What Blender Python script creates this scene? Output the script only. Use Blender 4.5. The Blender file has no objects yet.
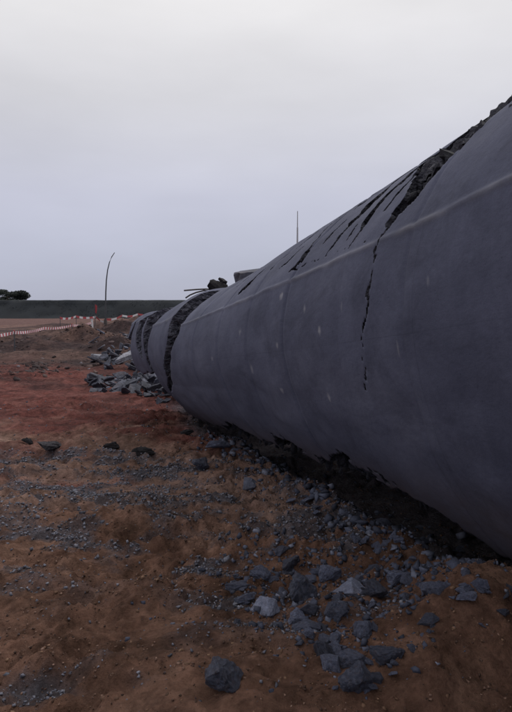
import bpy, bmesh, math, random
import numpy as np
from mathutils import Vector, Matrix, Euler, noise as mnoise
from collections import deque

scene = bpy.context.scene
C = scene.collection
R = math.radians
rnd = random.Random(11)

# ------------------------------------------------------------------ camera
EYE = 1.6
FPX = 600.0                       # focal length in pixels of the 512 x 712 photograph
PITCH = math.atan(44 / 600.0)
cam = bpy.data.cameras.new('camera')
cam.sensor_fit = 'HORIZONTAL'
cam.sensor_width = 24.0
cam.lens = 24.0 * FPX / 512.0
cam.clip_start = 0.05
cam.clip_end = 3000
camo = bpy.data.objects.new('camera', cam)
camo.location = (0, 0, EYE)
camo.rotation_euler = (math.pi / 2 - PITCH, 0, 0)
C.objects.link(camo)
scene.camera = camo

# ------------------------------------------------------------------ overcast sky
SUN_EL, SUN_AZ = 50.0, 48.0       # sun behind cloud, ahead and to the right beyond the chimney
world = bpy.data.worlds.new('World')
scene.world = world
world.use_nodes = True
wn, wl = world.node_tree.nodes, world.node_tree.links
wn.clear()
wo = wn.new('ShaderNodeOutputWorld')
bg = wn.new('ShaderNodeBackground')
bg.inputs['Strength'].default_value = 0.1
sky = wn.new('ShaderNodeTexSky')
sky.sky_type = 'NISHITA'
sky.sun_disc = False
sky.sun_elevation = R(SUN_EL)
sky.sun_rotation = R(SUN_AZ)
tc = wn.new('ShaderNodeTexCoord')
sep = wn.new('ShaderNodeSeparateXYZ')
wl.new(tc.outputs['Generated'], sep.inputs[0])
ramp = wn.new('ShaderNodeValToRGB')
cr = ramp.color_ramp
cr.elements[0].position = 0.0
cr.elements[0].color = (0.430, 0.450, 0.570, 1)
cr.elements[1].position = 1.0
cr.elements[1].color = (1.06, 1.03, 1.01, 1)
for pos, col in ((0.06, (0.470, 0.486, 0.605, 1)), (0.18, (0.572, 0.576, 0.682, 1)), (0.32, (0.715, 0.705, 0.740, 1)), (0.48, (0.89, 0.868, 0.858, 1))):
    e = cr.elements.new(pos); e.color = col
wl.new(sep.outputs['Z'], ramp.inputs[0])
mp = wn.new('ShaderNodeMapping')
mp.inputs['Scale'].default_value = (1.6, 1.6, 5.0)
wl.new(tc.outputs['Generated'], mp.inputs[0])
cn = wn.new('ShaderNodeTexNoise')
cn.inputs['Scale'].default_value = 1.3
cn.inputs['Detail'].default_value = 6
cn.inputs['Roughness'].default_value = 0.5
wl.new(mp.outputs[0], cn.inputs['Vector'])
cm = wn.new('ShaderNodeMapRange')
cm.inputs['From Min'].default_value = 0.3
cm.inputs['From Max'].default_value = 0.7
cm.inputs['To Min'].default_value = 9.2
cm.inputs['To Max'].default_value = 10.8
wl.new(cn.outputs['Fac'], cm.inputs['Value'])
vm = wn.new('ShaderNodeVectorMath'); vm.operation = 'SCALE'
wl.new(ramp.outputs['Color'], vm.inputs[0])
wl.new(cm.outputs[0], vm.inputs['Scale'])
mx = wn.new('ShaderNodeMix'); mx.data_type = 'RGBA'
mx.inputs['Factor'].default_value = 0.92       # cloud cover
wl.new(sky.outputs['Color'], mx.inputs['A'])
wl.new(vm.outputs['Vector'], mx.inputs['B'])
wl.new(mx.outputs['Result'], bg.inputs['Color'])
wl.new(bg.outputs[0], wo.inputs['Surface'])

sun = bpy.data.lights.new('sun', 'SUN')
sun.energy = 1.5
sun.angle = R(22)
sun.color = (1.0, 0.97, 0.95)
suno = bpy.data.objects.new('sun', sun)
sd = Vector((math.sin(R(SUN_AZ)) * math.cos(R(SUN_EL)), math.cos(R(SUN_AZ)) * math.cos(R(SUN_EL)), math.sin(R(SUN_EL))))
suno.rotation_euler = (-sd).to_track_quat('-Z', 'Y').to_euler()
suno.location = (0, 0, 30)
C.objects.link(suno)

vs = scene.view_settings
vs.view_transform = 'Standard'
vs.look = 'None'
vs.exposure = 0.0
vs.gamma = 1.0
vs.use_curve_mapping = False
scene.cycles.pixel_filter_type = 'BLACKMAN_HARRIS'
scene.cycles.filter_width = 1.5
scene.cycles.max_bounces = 5

# ------------------------------------------------------------------ helpers
CP, SP = math.cos(PITCH), math.sin(PITCH)


def gp(px, py, z=0.0):
    """point of the level plane at height z seen at a pixel of the 512 x 712 photograph"""
    a = (px - 256) / FPX; b = -(py - 356) / FPX
    r = Vector((a, CP + b * SP, -SP + b * CP))
    return Vector((0, 0, EYE)) + r * ((z - EYE) / r.z)


def at(px, py, dist):
    """point at depth dist (metres along y) seen at a pixel"""
    a = (px - 256) / FPX; b = -(py - 356) / FPX
    r = Vector((a, CP + b * SP, -SP + b * CP))
    return Vector((0, 0, EYE)) + r * (dist / r.y)


def _hash(ix, iy, seed):
    h = (ix.astype(np.int64) * 374761393 + iy.astype(np.int64) * 668265263 + seed * 1442695041) & 0xffffffff
    h = ((h ^ (h >> 13)) * 1274126177) & 0xffffffff
    h = ((h ^ (h >> 16)) * 2246822519) & 0xffffffff
    return ((h ^ (h >> 15)) & 0xffffff) / float(0xffffff)


def vnoise(x, y, seed=0):
    x = np.asarray(x, float); y = np.asarray(y, float)
    ix = np.floor(x); iy = np.floor(y)
    fx = x - ix; fy = y - iy
    fx = fx * fx * fx * (fx * (fx * 6 - 15) + 10); fy = fy * fy * fy * (fy * (fy * 6 - 15) + 10)
    a = _hash(ix, iy, seed); b = _hash(ix + 1, iy, seed); c = _hash(ix, iy + 1, seed); d = _hash(ix + 1, iy + 1, seed)
    return (a + (b - a) * fx + (c - a) * fy + (a - b - c + d) * fx * fy) * 2 - 1


def fbm(x, y, seed=0, oct=4, gain=0.5):
    s = 0; amp = 1.0
    for i in range(oct):
        s = s + amp * vnoise(x * (2.03 ** i) + 17.3 * i, y * (2.03 ** i) - 9.1 * i, seed + i)
        amp *= gain
    return s


def sstep(e0, e1, x):
    t = np.clip((x - e0) / (e1 - e0), 0, 1)
    return t * t * (3 - 2 * t)


def mesh_np(name, verts, faces):
    """verts (n,3), faces list or (m,k) array"""
    me = bpy.data.meshes.new(name)
    if isinstance(faces, np.ndarray):
        m, k = faces.shape
        me.vertices.add(len(verts)); me.vertices.foreach_set('co', np.ascontiguousarray(verts, dtype=np.float32).ravel())
        me.loops.add(m * k); me.loops.foreach_set('vertex_index', np.ascontiguousarray(faces, dtype=np.int32).ravel())
        me.polygons.add(m)
        me.polygons.foreach_set('loop_start', np.arange(0, m * k, k, dtype=np.int32))
        me.polygons.foreach_set('loop_total', np.full(m, k, dtype=np.int32))
        me.update(calc_edges=True)
        me.validate()
    else:
        me.from_pydata([tuple(v) for v in verts], [], faces); me.update()
    return me


def smooth(me, val=True):
    me.polygons.foreach_set('use_smooth', np.full(len(me.polygons), val)); me.update()


def link(name, data, mat=None, parent=None, loc=None, rot=None, scale=None):
    o = bpy.data.objects.new(name, data); C.objects.link(o)
    if mat is not None and data is not None and len(data.materials) == 0: data.materials.append(mat)
    if parent is not None: o.parent = parent
    if loc is not None: o.location = loc
    if rot is not None: o.rotation_euler = rot
    if scale is not None: o.scale = scale
    return o


def tag(o, label=None, cat=None, group=None, kind=None):
    if label: o['label'] = label
    if cat: o['category'] = cat
    if group: o['group'] = group
    if kind: o['kind'] = kind
    return o


def empty(name, loc, label, cat, group=None):
    o = bpy.data.objects.new(name, None); C.objects.link(o); o.location = loc
    o.empty_display_size = 0.2
    return tag(o, label, cat, group)


def tube(pts, radii, n=8, cap=True):
    """tube mesh data along points"""
    V = []; F = []
    pts = [Vector(p) for p in pts]
    for i, p in enumerate(pts):
        d = (pts[min(i + 1, len(pts) - 1)] - pts[max(i - 1, 0)]).normalized()
        up = Vector((0, 0, 1)) if abs(d.z) < 0.9 else Vector((1, 0, 0))
        a = d.cross(up).normalized(); b = d.cross(a).normalized()
        r = radii[i] if isinstance(radii, (list, tuple)) else radii
        for k in range(n):
            th = 2 * math.pi * k / n
            V.append(p + a * (r * math.cos(th)) + b * (r * math.sin(th)))
    for i in range(len(pts) - 1):
        for k in range(n):
            F.append((i * n + k, i * n + (k + 1) % n, (i + 1) * n + (k + 1) % n, (i + 1) * n + k))
    if cap:
        F.append(tuple(range(n - 1, -1, -1))); F.append(tuple((len(pts) - 1) * n + k for k in range(n)))
    me = bpy.data.meshes.new('tube'); me.from_pydata(V, [], F); me.update()
    return me


# ------------------------------------------------------------------ materials
def new_mat(name):
    m = bpy.data.materials.new(name); m.use_nodes = True
    nt = m.node_tree
    return m, nt.nodes, nt.links, nt.nodes['Principled BSDF']


def noise_node(n, l, vec, scale, detail=6, rough=0.6, dist=0.0):
    t = n.new('ShaderNodeTexNoise')
    t.inputs['Scale'].default_value = scale; t.inputs['Detail'].default_value = detail
    t.inputs['Roughness'].default_value = rough; t.inputs['Distortion'].default_value = dist
    if vec is not None: l.new(vec, t.inputs['Vector'])
    return t


def rampn(n, l, fac, stops):
    r = n.new('ShaderNodeValToRGB')
    els = r.color_ramp.elements
    els[0].position, els[0].color = stops[0][0], tuple(stops[0][1]) + (1,)
    els[1].position, els[1].color = stops[-1][0], tuple(stops[-1][1]) + (1,)
    for p, c in stops[1:-1]:
        e = els.new(p); e.color = tuple(c) + (1,)
    l.new(fac, r.inputs[0])
    return r


def mixc(n, l, fac, a, b, mode='MIX'):
    m = n.new('ShaderNodeMix'); m.data_type = 'RGBA'; m.blend_type = mode
    for key, v in (('Factor', fac), ('A', a), ('B', b)):
        if hasattr(v, 'links'): l.new(v, m.inputs[key])
        elif isinstance(v, (int, float)): m.inputs[key].default_value = v
        else: m.inputs[key].default_value = tuple(v) + (1,)
    return m.outputs['Result']


def bump(n, l, bsdf, h, strength, dist):
    b = n.new('ShaderNodeBump'); b.inputs['Strength'].default_value = strength; b.inputs['Distance'].default_value = dist
    l.new(h, b.inputs['Height']); l.new(b.outputs[0], bsdf.inputs['Normal'])
    return b


def concrete_mat():
    """weathered board-marked concrete of the chimney shell; attribute tw = metres along, metres round"""
    m, n, l, b = new_mat('chimney_concrete')
    at_ = n.new('ShaderNodeAttribute'); at_.attribute_name = 'tw'
    ef = n.new('ShaderNodeAttribute'); ef.attribute_name = 'pale_marks'
    big = noise_node(n, l, at_.outputs['Vector'], 0.9, 5, 0.6)
    c1 = rampn(n, l, big.outputs['Fac'], [(0.3, (0.058, 0.064, 0.104)), (0.5, (0.079, 0.086, 0.134)), (0.72, (0.106, 0.113, 0.166))])
    mpn = n.new('ShaderNodeMapping'); mpn.inputs['Scale'].default_value = (3.2, 0.7, 1)
    l.new(at_.outputs['Vector'], mpn.inputs[0])
    st = noise_node(n, l, mpn.outputs[0], 1.0, 5, 0.65, 0.3)
    rs = rampn(n, l, st.outputs['Fac'], [(0.33, (0.86, 0.86, 0.88)), (0.55, (1, 1, 1)), (0.78, (1.14, 1.14, 1.13))])
    c2 = mixc(n, l, 1.0, c1.outputs['Color'], rs.outputs['Color'], 'MULTIPLY')
    fine = noise_node(n, l, at_.outputs['Vector'], 26, 8, 0.7)
    rf = rampn(n, l, fine.outputs['Fac'], [(0.3, (0.88, 0.88, 0.89)), (0.7, (1.11, 1.11, 1.10))])
    c3 = mixc(n, l, 1.0, c2, rf.outputs['Color'], 'MULTIPLY')
    # damp and dirt stains in patches of every size
    pt = noise_node(n, l, at_.outputs['Vector'], 2.3, 9, 0.72, 0.8)
    rq_ = rampn(n, l, pt.outputs['Fac'], [(0.36, (0.72, 0.72, 0.74)), (0.50, (1, 1, 1)), (0.66, (1.18, 1.17, 1.16))])
    c3 = mixc(n, l, 0.8, c3, rq_.outputs['Color'], 'MULTIPLY')
    # pores / bug holes
    vo = n.new('ShaderNodeTexVoronoi'); vo.inputs['Scale'].default_value = 22
    l.new(at_.outputs['Vector'], vo.inputs['Vector'])
    rp = rampn(n, l, vo.outputs['Distance'], [(0.05, (0.55, 0.55, 0.58)), (0.12, (1, 1, 1))])
    c3 = mixc(n, l, 0.6, c3, rp.outputs['Color'], 'MULTIPLY')
    # formwork panels: every lift and board a shade apart, thin joints between
    br = n.new('ShaderNodeTexBrick')
    br.inputs['Scale'].default_value = 1.0; br.inputs['Brick Width'].default_value = 0.72; br.inputs['Row Height'].default_value = 1.25
    br.inputs['Mortar Size'].default_value = 0.004; br.inputs['Mortar Smooth'].default_value = 0.3; br.offset = 0.0
    br.inputs['Color1'].default_value = (0.90, 0.90, 0.91, 1); br.inputs['Color2'].default_value = (1.10, 1.10, 1.09, 1)
    br.inputs['Mortar'].default_value = (0.84, 0.84, 0.85, 1)
    wv = n.new('ShaderNodeVectorMath'); wv.operation = 'MULTIPLY_ADD'
    l.new(big.outputs['Color'], wv.inputs[0]); wv.inputs[1].default_value = (0.03, 0.03, 0); l.new(at_.outputs['Vector'], wv.inputs[2])
    l.new(wv.outputs[0], br.inputs['Vector'])
    c3 = mixc(n, l, 0.75, c3, br.outputs['Color'], 'MULTIPLY')
    # fine crisp grain
    gn = noise_node(n, l, at_.outputs['Vector'], 120, 4, 0.7)
    rgn = rampn(n, l, gn.outputs['Fac'], [(0.32, (0.90, 0.90, 0.91)), (0.68, (1.1, 1.1, 1.09))])
    c3 = mixc(n, l, 1.0, c3, rgn.outputs['Color'], 'MULTIPLY')
    # pale lime marks and the pale crease line
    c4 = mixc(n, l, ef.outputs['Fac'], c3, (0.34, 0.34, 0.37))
    # rust-brown dust splashed low down: patchy
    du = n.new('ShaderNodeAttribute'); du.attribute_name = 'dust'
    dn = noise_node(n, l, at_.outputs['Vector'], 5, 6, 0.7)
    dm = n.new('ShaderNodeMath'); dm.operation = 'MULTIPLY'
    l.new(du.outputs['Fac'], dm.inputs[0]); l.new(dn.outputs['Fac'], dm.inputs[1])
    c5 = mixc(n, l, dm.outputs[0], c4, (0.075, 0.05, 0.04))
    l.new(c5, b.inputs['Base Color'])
    b.inputs['Roughness'].default_value = 0.8
    b.inputs['Specular IOR Level'].default_value = 0.3
    ad = n.new('ShaderNodeMath'); ad.operation = 'MULTIPLY_ADD'; ad.inputs[1].default_value = 0.5
    l.new(st.outputs['Fac'], ad.inputs[0]); l.new(fine.outputs['Fac'], ad.inputs[2])
    bump(n, l, b, ad.outputs[0], 0.28, 0.012)
    return m


def broken_mat(name, lo, mid, hi, scale=6.0, bstr=0.8, soil=0.0):
    m, n, l, b = new_mat(name)
    tcn = n.new('ShaderNodeTexCoord'); oi = n.new('ShaderNodeObjectInfo')
    av = n.new('ShaderNodeVectorMath'); av.operation = 'ADD'
    l.new(tcn.outputs['Object'], av.inputs[0]); l.new(oi.outputs['Random'], av.inputs[1])
    a = noise_node(n, l, av.outputs[0], scale, 8, 0.68)
    r = rampn(n, l, a.outputs['Fac'], [(0.3, lo), (0.5, mid), (0.74, hi)])
    mr = n.new('ShaderNodeMapRange'); mr.inputs['To Min'].default_value = 0.55; mr.inputs['To Max'].default_value = 1.45
    l.new(oi.outputs['Random'], mr.inputs['Value'])
    sc = n.new('ShaderNodeVectorMath'); sc.operation = 'SCALE'
    l.new(r.outputs['Color'], sc.inputs[0]); l.new(mr.outputs[0], sc.inputs['Scale'])
    # aggregate speckle
    vo = n.new('ShaderNodeTexVoronoi'); vo.inputs['Scale'].default_value = scale * 9
    l.new(av.outputs[0], vo.inputs['Vector'])
    rp = rampn(n, l, vo.outputs['Color'], [(0.2, (0.75, 0.75, 0.75)), (0.8, (1.25, 1.25, 1.25))])
    col = mixc(n, l, 1.0, sc.outputs['Vector'], rp.outputs['Color'], 'MULTIPLY')
    if soil:
        s = noise_node(n, l, av.outputs[0], scale * 0.7, 5, 0.7)
        rr = rampn(n, l, s.outputs['Fac'], [(0.5, (0, 0, 0)), (0.68, (soil, soil, soil))])
        col = mixc(n, l, rr.outputs['Color'], col, (0.09, 0.05, 0.035))
    l.new(col, b.inputs['Base Color'])
    b.inputs['Roughness'].default_value = 0.78
    b.inputs['Specular IOR Level'].default_value = 0.35
    h = n.new('ShaderNodeMath'); h.operation = 'MULTIPLY_ADD'; h.inputs[1].default_value = 0.35
    l.new(vo.outputs['Distance'], h.inputs[0]); l.new(a.outputs['Fac'], h.inputs[2])
    bump(n, l, b, h.outputs[0], bstr, 0.03)
    return m


def simple_mat(name, col, rough=0.7, var=0.2, scale=8.0, metallic=0.0):
    m, n, l, b = new_mat(name)
    tcn = n.new('ShaderNodeTexCoord')
    a = noise_node(n, l, tcn.outputs['Object'], scale, 5, 0.6)
    r = rampn(n, l, a.outputs['Fac'], [(0.3, [c * (1 - var) for c in col]), (0.7, [c * (1 + var) for c in col])])
    l.new(r.outputs['Color'], b.inputs['Base Color'])
    b.inputs['Roughness'].default_value = rough; b.inputs['Metallic'].default_value = metallic
    bump(n, l, b, a.outputs['Fac'], 0.2, 0.01)
    return m


def soil_mat():
    m, n, l, b = new_mat('churned_soil')
    geo = n.new('ShaderNodeTexCoord')
    P = geo.outputs['Object']

    def attr(nm):
        a = n.new('ShaderNodeAttribute'); a.attribute_name = nm; return a.outputs['Fac']
    med = noise_node(n, l, P, 1.7, 8, 0.68, 0.4)
    brown = rampn(n, l, med.outputs['Fac'], [(0.30, (0.070, 0.037, 0.024)), (0.5, (0.215, 0.118, 0.085)), (0.72, (0.350, 0.208, 0.152))])
    red = rampn(n, l, med.outputs['Fac'], [(0.30, (0.070, 0.025, 0.023)), (0.5, (0.168, 0.060, 0.052)), (0.72, (0.245, 0.108, 0.092))])
    sand = rampn(n, l, med.outputs['Fac'], [(0.30, (0.130, 0.084, 0.066)), (0.5, (0.300, 0.190, 0.156)), (0.72, (0.420, 0.290, 0.245))])
    mud = rampn(n, l, med.outputs['Fac'], [(0.30, (0.022, 0.015, 0.017)), (0.5, (0.045, 0.029, 0.031)), (0.72, (0.085, 0.052, 0.050))])
    pink = rampn(n, l, med.outputs['Fac'], [(0.30, (0.100, 0.056, 0.052)), (0.5, (0.125, 0.072, 0.066)), (0.72, (0.175, 0.106, 0.098))])
    c = mixc(n, l, attr('sand'), brown.outputs['Color'], sand.outputs['Color'])
    c = mixc(n, l, attr('red'), c, red.outputs['Color'])
    c = mixc(n, l, attr('mud'), c, mud.outputs['Color'])
    c = mixc(n, l, attr('pink'), c, pink.outputs['Color'])
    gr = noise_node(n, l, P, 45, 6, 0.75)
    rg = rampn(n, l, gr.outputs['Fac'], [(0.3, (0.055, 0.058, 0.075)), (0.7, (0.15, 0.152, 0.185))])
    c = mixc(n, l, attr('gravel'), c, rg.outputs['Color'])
    fine = noise_node(n, l, P, 14, 9, 0.75)
    rf = rampn(n, l, fine.outputs['Fac'], [(0.28, (0.48, 0.46, 0.46)), (0.5, (1, 1, 1)), (0.72, (1.4, 1.4, 1.4))])
    c = mixc(n, l, 1.0, c, rf.outputs['Color'], 'MULTIPLY')
    pat = noise_node(n, l, P, 5.2, 9, 0.72, 0.6)
    rpt = rampn(n, l, pat.outputs['Fac'], [(0.33, (0.50, 0.47, 0.46)), (0.5, (1, 1, 1)), (0.68, (1.42, 1.40, 1.38))])
    c = mixc(n, l, 1.0, c, rpt.outputs['Color'], 'MULTIPLY')
    l.new(c, b.inputs['Base Color'])
    b.inputs['Roughness'].default_value = 0.95
    b.inputs['Specular IOR Level'].default_value = 0.15
    g2 = noise_node(n, l, P, 70, 5, 0.7)
    h = n.new('ShaderNodeMath'); h.operation = 'MULTIPLY_ADD'; h.inputs[1].default_value = 0.35
    l.new(g2.outputs['Fac'], h.inputs[0]); l.new(fine.outputs['Fac'], h.inputs[2])
    bump(n, l, b, h.outputs[0], 1.0, 0.09)
    return m


def stones_mat(name, stops):
    m, n, l, b = new_mat(name)
    a = n.new('ShaderNodeAttribute'); a.attribute_name = 'shade'
    r = rampn(n, l, a.outputs['Fac'], stops)
    tcn = n.new('ShaderNodeTexCoord')
    f = noise_node(n, l, tcn.outputs['Object'], 90, 4, 0.7)
    rf = rampn(n, l, f.outputs['Fac'], [(0.3, (0.7, 0.7, 0.7)), (0.7, (1.25, 1.25, 1.25))])
    c = mixc(n, l, 1.0, r.outputs['Color'], rf.outputs['Color'], 'MULTIPLY')
    l.new(c, b.inputs['Base Color']); b.inputs['Roughness'].default_value = 0.8
    b.inputs['Specular IOR Level'].default_value = 0.3
    return m


M_CONC = concrete_mat()
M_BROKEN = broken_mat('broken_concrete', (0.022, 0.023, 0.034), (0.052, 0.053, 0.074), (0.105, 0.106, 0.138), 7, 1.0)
M_ROCK = broken_mat('rubble_concrete', (0.040, 0.047, 0.080), (0.092, 0.105, 0.165), (0.205, 0.222, 0.305), 11, 0.8, 0.45)
M_ROCK.node_tree.nodes['Principled BSDF'].inputs['Roughness'].default_value = 0.42
M_FACE = broken_mat('pale_rubble_face', (0.070, 0.079, 0.118), (0.112, 0.124, 0.180), (0.180, 0.194, 0.262), 6, 0.6, 0.3)
M_SLAB = broken_mat('slab_concrete', (0.026, 0.029, 0.043), (0.055, 0.060, 0.086), (0.130, 0.137, 0.180), 2.2, 0.6, 0.3)
M_PALE = broken_mat('pale_slab_concrete', (0.17, 0.175, 0.21), (0.24, 0.245, 0.29), (0.32, 0.325, 0.37), 3, 0.5, 0.15)
M_LUMP = broken_mat('dark_earth_lump', (0.022, 0.020, 0.026), (0.040, 0.037, 0.046), (0.070, 0.064, 0.076), 8, 1.0, 0.12)
M_SOIL = soil_mat()
M_STEEL = simple_mat('rusty_steel', (0.055, 0.045, 0.045), 0.75, 0.4, 30)
M_POLE = simple_mat('weathered_pole', (0.045, 0.047, 0.055), 0.6, 0.2, 10)
M_MAST = simple_mat('galvanised_mast', (0.30, 0.30, 0.33), 0.5, 0.1, 10)
M_WHITE = simple_mat('tape_white', (0.50, 0.48, 0.50), 0.5, 0.06, 6)
M_RED = simple_mat('tape_red', (0.30, 0.035, 0.045), 0.5, 0.1, 6)
M_WOOD = simple_mat('pale_timber', (0.30, 0.235, 0.195), 0.8, 0.25, 12)
M_BARK = simple_mat('bark', (0.05, 0.042, 0.036), 0.9, 0.3, 12)
M_LEAF = simple_mat('dark_foliage', (0.024, 0.032, 0.028), 0.85, 0.45, 0.9)
M_SCRUB = simple_mat('embankment_scrub', (0.012, 0.016, 0.021), 0.95, 0.25, 0.35)

# ------------------------------------------------------------------ ground
PB = (1.5092, -0.6583, 0.1212)
PS = (3.5395, -0.6153, -0.0939)
RAD, SINK, XV = 2.1268, 0.3786, 116.7347
AX = Vector((-0.22552358, 0.97423771)); NX = Vector((0.97423771, 0.22552358))
SEAM = 0.29
AXX, AXY, NXX, NXY = AX.x, AX.y, NX.x, NX.y


def section(t, kb=1.0, dz=0.0):
    t = np.maximum(np.asarray(t, float), -1.0)
    x = (t - 6) / 6
    b = PB[0] + PB[1] * x + PB[2] * x * x
    s0 = PS[0] + PS[1] * x + PS[2] * x * x
    a = 2 * (RAD - 0.012 * t) - b
    b2 = b * kb
    return a, b2, s0, b2 - SINK + dz



ZG = [  # gravel patches: pixel centre, half extents in metres (x, y)
    (28, 552, 0.75, 0.42), (50, 492, 1.0, 0.42), (150, 497, 1.2, 0.16), (165, 520, 0.75, 0.17), (205, 517, 0.6, 0.12), (95, 548, 0.55, 0.12),
    (60, 462, 1.0, 0.35), (265, 575, 0.42, 0.45), (310, 552, 0.6, 0.55), (225, 560, 0.3, 0.22), (50, 704, 0.20, 0.10), (180, 470, 0.6, 0.3), (340, 520, 0.7, 0.5),
    (120, 478, 0.8, 0.15), (240, 500, 0.5, 0.18)]
ZGW = [(gp(px, py), ax, ay) for px, py, ax, ay in ZG]


def gravel_w(x, y):
    w = np.zeros_like(x)
    wx = x + 0.18 * vnoise(x * 3, y * 3, 51); wy = y + 0.14 * vnoise(x * 3, y * 3, 52)
    for c, ax, ay in ZGW:
        d = np.hypot((wx - c.x) / (ax * 1.3), (wy - c.y) / (ay * 1.45))
        w = np.maximum(w, 1 - sstep(0.2, 1.6, d))
    w = w * sstep(-0.35, 0.6, fbm(x * 3.2, y * 7.0, 53, 4, 0.6))
    return w


MOUNDS = [(gp(px, py), rx, ry, h) for px, py, rx, ry, h in (
    (20, 350, 3.6, 1.6, 0.38), (62, 346, 3.0, 1.5, 0.45), (102, 346, 2.2, 1.4, 0.55), (122, 352, 2.0, 1.2, 0.42), (45, 357, 3.2, 1.1, 0.22), (5, 342, 4.5, 1.9, 0.4),
    (80, 338, 3.5, 2.2, 0.45), (118, 336, 3.0, 2.4, 0.6), (35, 338, 3.5, 2, 0.3), (145, 338, 3.2, 2.6, 0.8), (128, 326, 9.0, 6, 0.8), (98, 324, 5, 4, 0.35), (60, 328, 4, 3, 0.35), (440, 655, 0.42, 0.34, 0.13), (485, 640, 0.35, 0.35, 0.14), (400, 690, 0.35, 0.25, 0.08))]


def ground_z(x, y):
    x = np.asarray(x, float); y = np.asarray(y, float)
    far = sstep(10, 40, np.hypot(x, y))
    z = 0.05 * fbm(x * 0.55 + 3, y * 0.9, 1, 3)
    # soft ruts that run across the view
    q = y + 0.12 * x + 0.22 * vnoise(x * 0.9, y * 0.9, 7)
    z = z + (0.034 * vnoise(x * 0.7, q * 3.2, 8) + 0.026 * vnoise(x * 1.4, q * 6.3, 9)) * (1 - far)
    # churned clods: rounded lumps with sharp hollows between them, some places trodden smooth
    nf = 1 - far
    rough = 0.35 + 0.65 * sstep(-0.35, 0.45, fbm(x * 0.8, y * 1.1, 15, 3))
    wx = x + 0.05 * vnoise(x * 6, y * 6, 11); wy = y + 0.05 * vnoise(x * 6, y * 6, 12)
    z = z + nf * rough * (0.070 * np.abs(vnoise(wx * 3.1, wy * 4.3, 10)) + 0.062 * np.abs(vnoise(wx * 7.3, wy * 9.1, 20)) + 0.046 * np.abs(vnoise(wx * 15, wy * 17, 21)) - 0.06)
    z = z + 0.030 * np.abs(fbm(x * 31, y * 33, 26, 2)) * rough * (1 - sstep(4, 9, np.hypot(x, y)))
    for c, rx, ry, h in MOUNDS:
        d2 = ((x - c.x) / rx) ** 2 + ((y - c.y) / ry) ** 2
        z = z + h * np.exp(-d2 * 1.6) * (1 + 0.45 * fbm(x * 1.1, y * 1.1, 40, 4))
    # hollow added under the shell to make a dark gap at its foot
    tt = AXX * x + AXY * y; ss = NXX * x + NXY * y
    a, b, s0, z0 = section(tt)
    edge = s0 - (0.80 + 0.06 * (1 - sstep(2.8, 5.0, tt))) * a + 0.06 * vnoise(tt * 3, ss * 3, 44)
    z = z - 0.20 * sstep(2.4, 3.8, tt) * sstep(0.0, 0.45, ss - edge) * (1 - sstep(8.2, 9.2, tt)) * (1 - sstep(0.8, 1.4, (ss - s0) / a))
    z = z + (0.05 + 0.09 * (1 - sstep(2.4, 3.8, tt))) * np.exp(-((ss - edge + 0.02) / 0.24) ** 2) * (1 - sstep(7.0, 8.0, tt)) * (0.6 + 0.8 * vnoise(tt * 2.2, ss * 2.2, 45))
    return z


def gz(x, y):
    return float(ground_z(np.array([x]), np.array([y]))[0])


def gpz(px, py):
    """point of the uneven ground seen at a pixel"""
    P = gp(px, py)
    for _ in range(4): P = gp(px, py, gz(P.x, P.y))
    return P


def graded(lo, hi, c, fine, n):
    """n positions from lo to hi, spacing ~fine near c"""
    k = 5.0
    from math import sinh, asinh
    A = fine * n / 9.0
    u0 = -asinh((c - lo) / A); u1 = asinh((hi - c) / A)
    u = np.linspace(u0, u1, n)
    return c + A * np.sinh(u)


xs = graded(-420, 420, -0.2, 0.0145, 800)
ys = graded(-30, 900, 3.3, 0.0145, 920)
GX, GY = np.meshgrid(xs, ys, indexing='ij')
GZ = ground_z(GX, GY)
nx, ny = GX.shape
V = np.stack([GX, GY, GZ], -1).reshape(-1, 3)
ii, jj = np.meshgrid(np.arange(nx - 1), np.arange(ny - 1), indexing='ij')
Fq = np.stack([ii * ny + jj, (ii + 1) * ny + jj, (ii + 1) * ny + jj + 1, ii * ny + jj + 1], -1).reshape(-1, 4)
me = mesh_np('ground', V, Fq)
smooth(me)
gx, gy = V[:, 0], V[:, 1]
dist = gy + 0.12 * gx
wob = fbm(gx * 0.5, gy * 0.5, 60, 4)
wob2 = fbm(gx * 0.15, gy * 0.08, 66, 4)
red = sstep(6.0, 8.6, dist + 2.0 * fbm(gx * 0.4, gy * 0.9, 68, 4) + 0.7 * fbm(gx * 3, gy * 4, 67, 3)) * (1 - sstep(15.5, 20, dist + 1.5 * wob))
sand = sstep(3.3, 4.6, dist + 0.9 * wob) * (0.55 + 0.45 * sstep(-0.5, 0.6, fbm(gx * 1.1, gy * 1.6, 62, 4))) * (1 - 0.3 * sstep(0.0, 0.6, wob))
mudw = sstep(14.5, 18, dist + 2 * wob) * (1 - sstep(56, 72, dist + 8 * wob2)) * (0.72 + 0.28 * sstep(-0.4, 0.4, fbm(gx * 0.35, gy * 0.5, 63, 4)))
mudw = np.maximum(mudw, 0.5 * sstep(0.1, 0.7, fbm(gx * 0.8, gy * 1.8, 64, 4)) * sstep(8, 11, dist))
pinkw = sstep(56, 72, dist + 8 * wob2)
tt_ = AXX * gx + AXY * gy; ss_ = NXX * gx + NXY * gy
a_, b_, s0_, z0_ = section(tt_)
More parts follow.
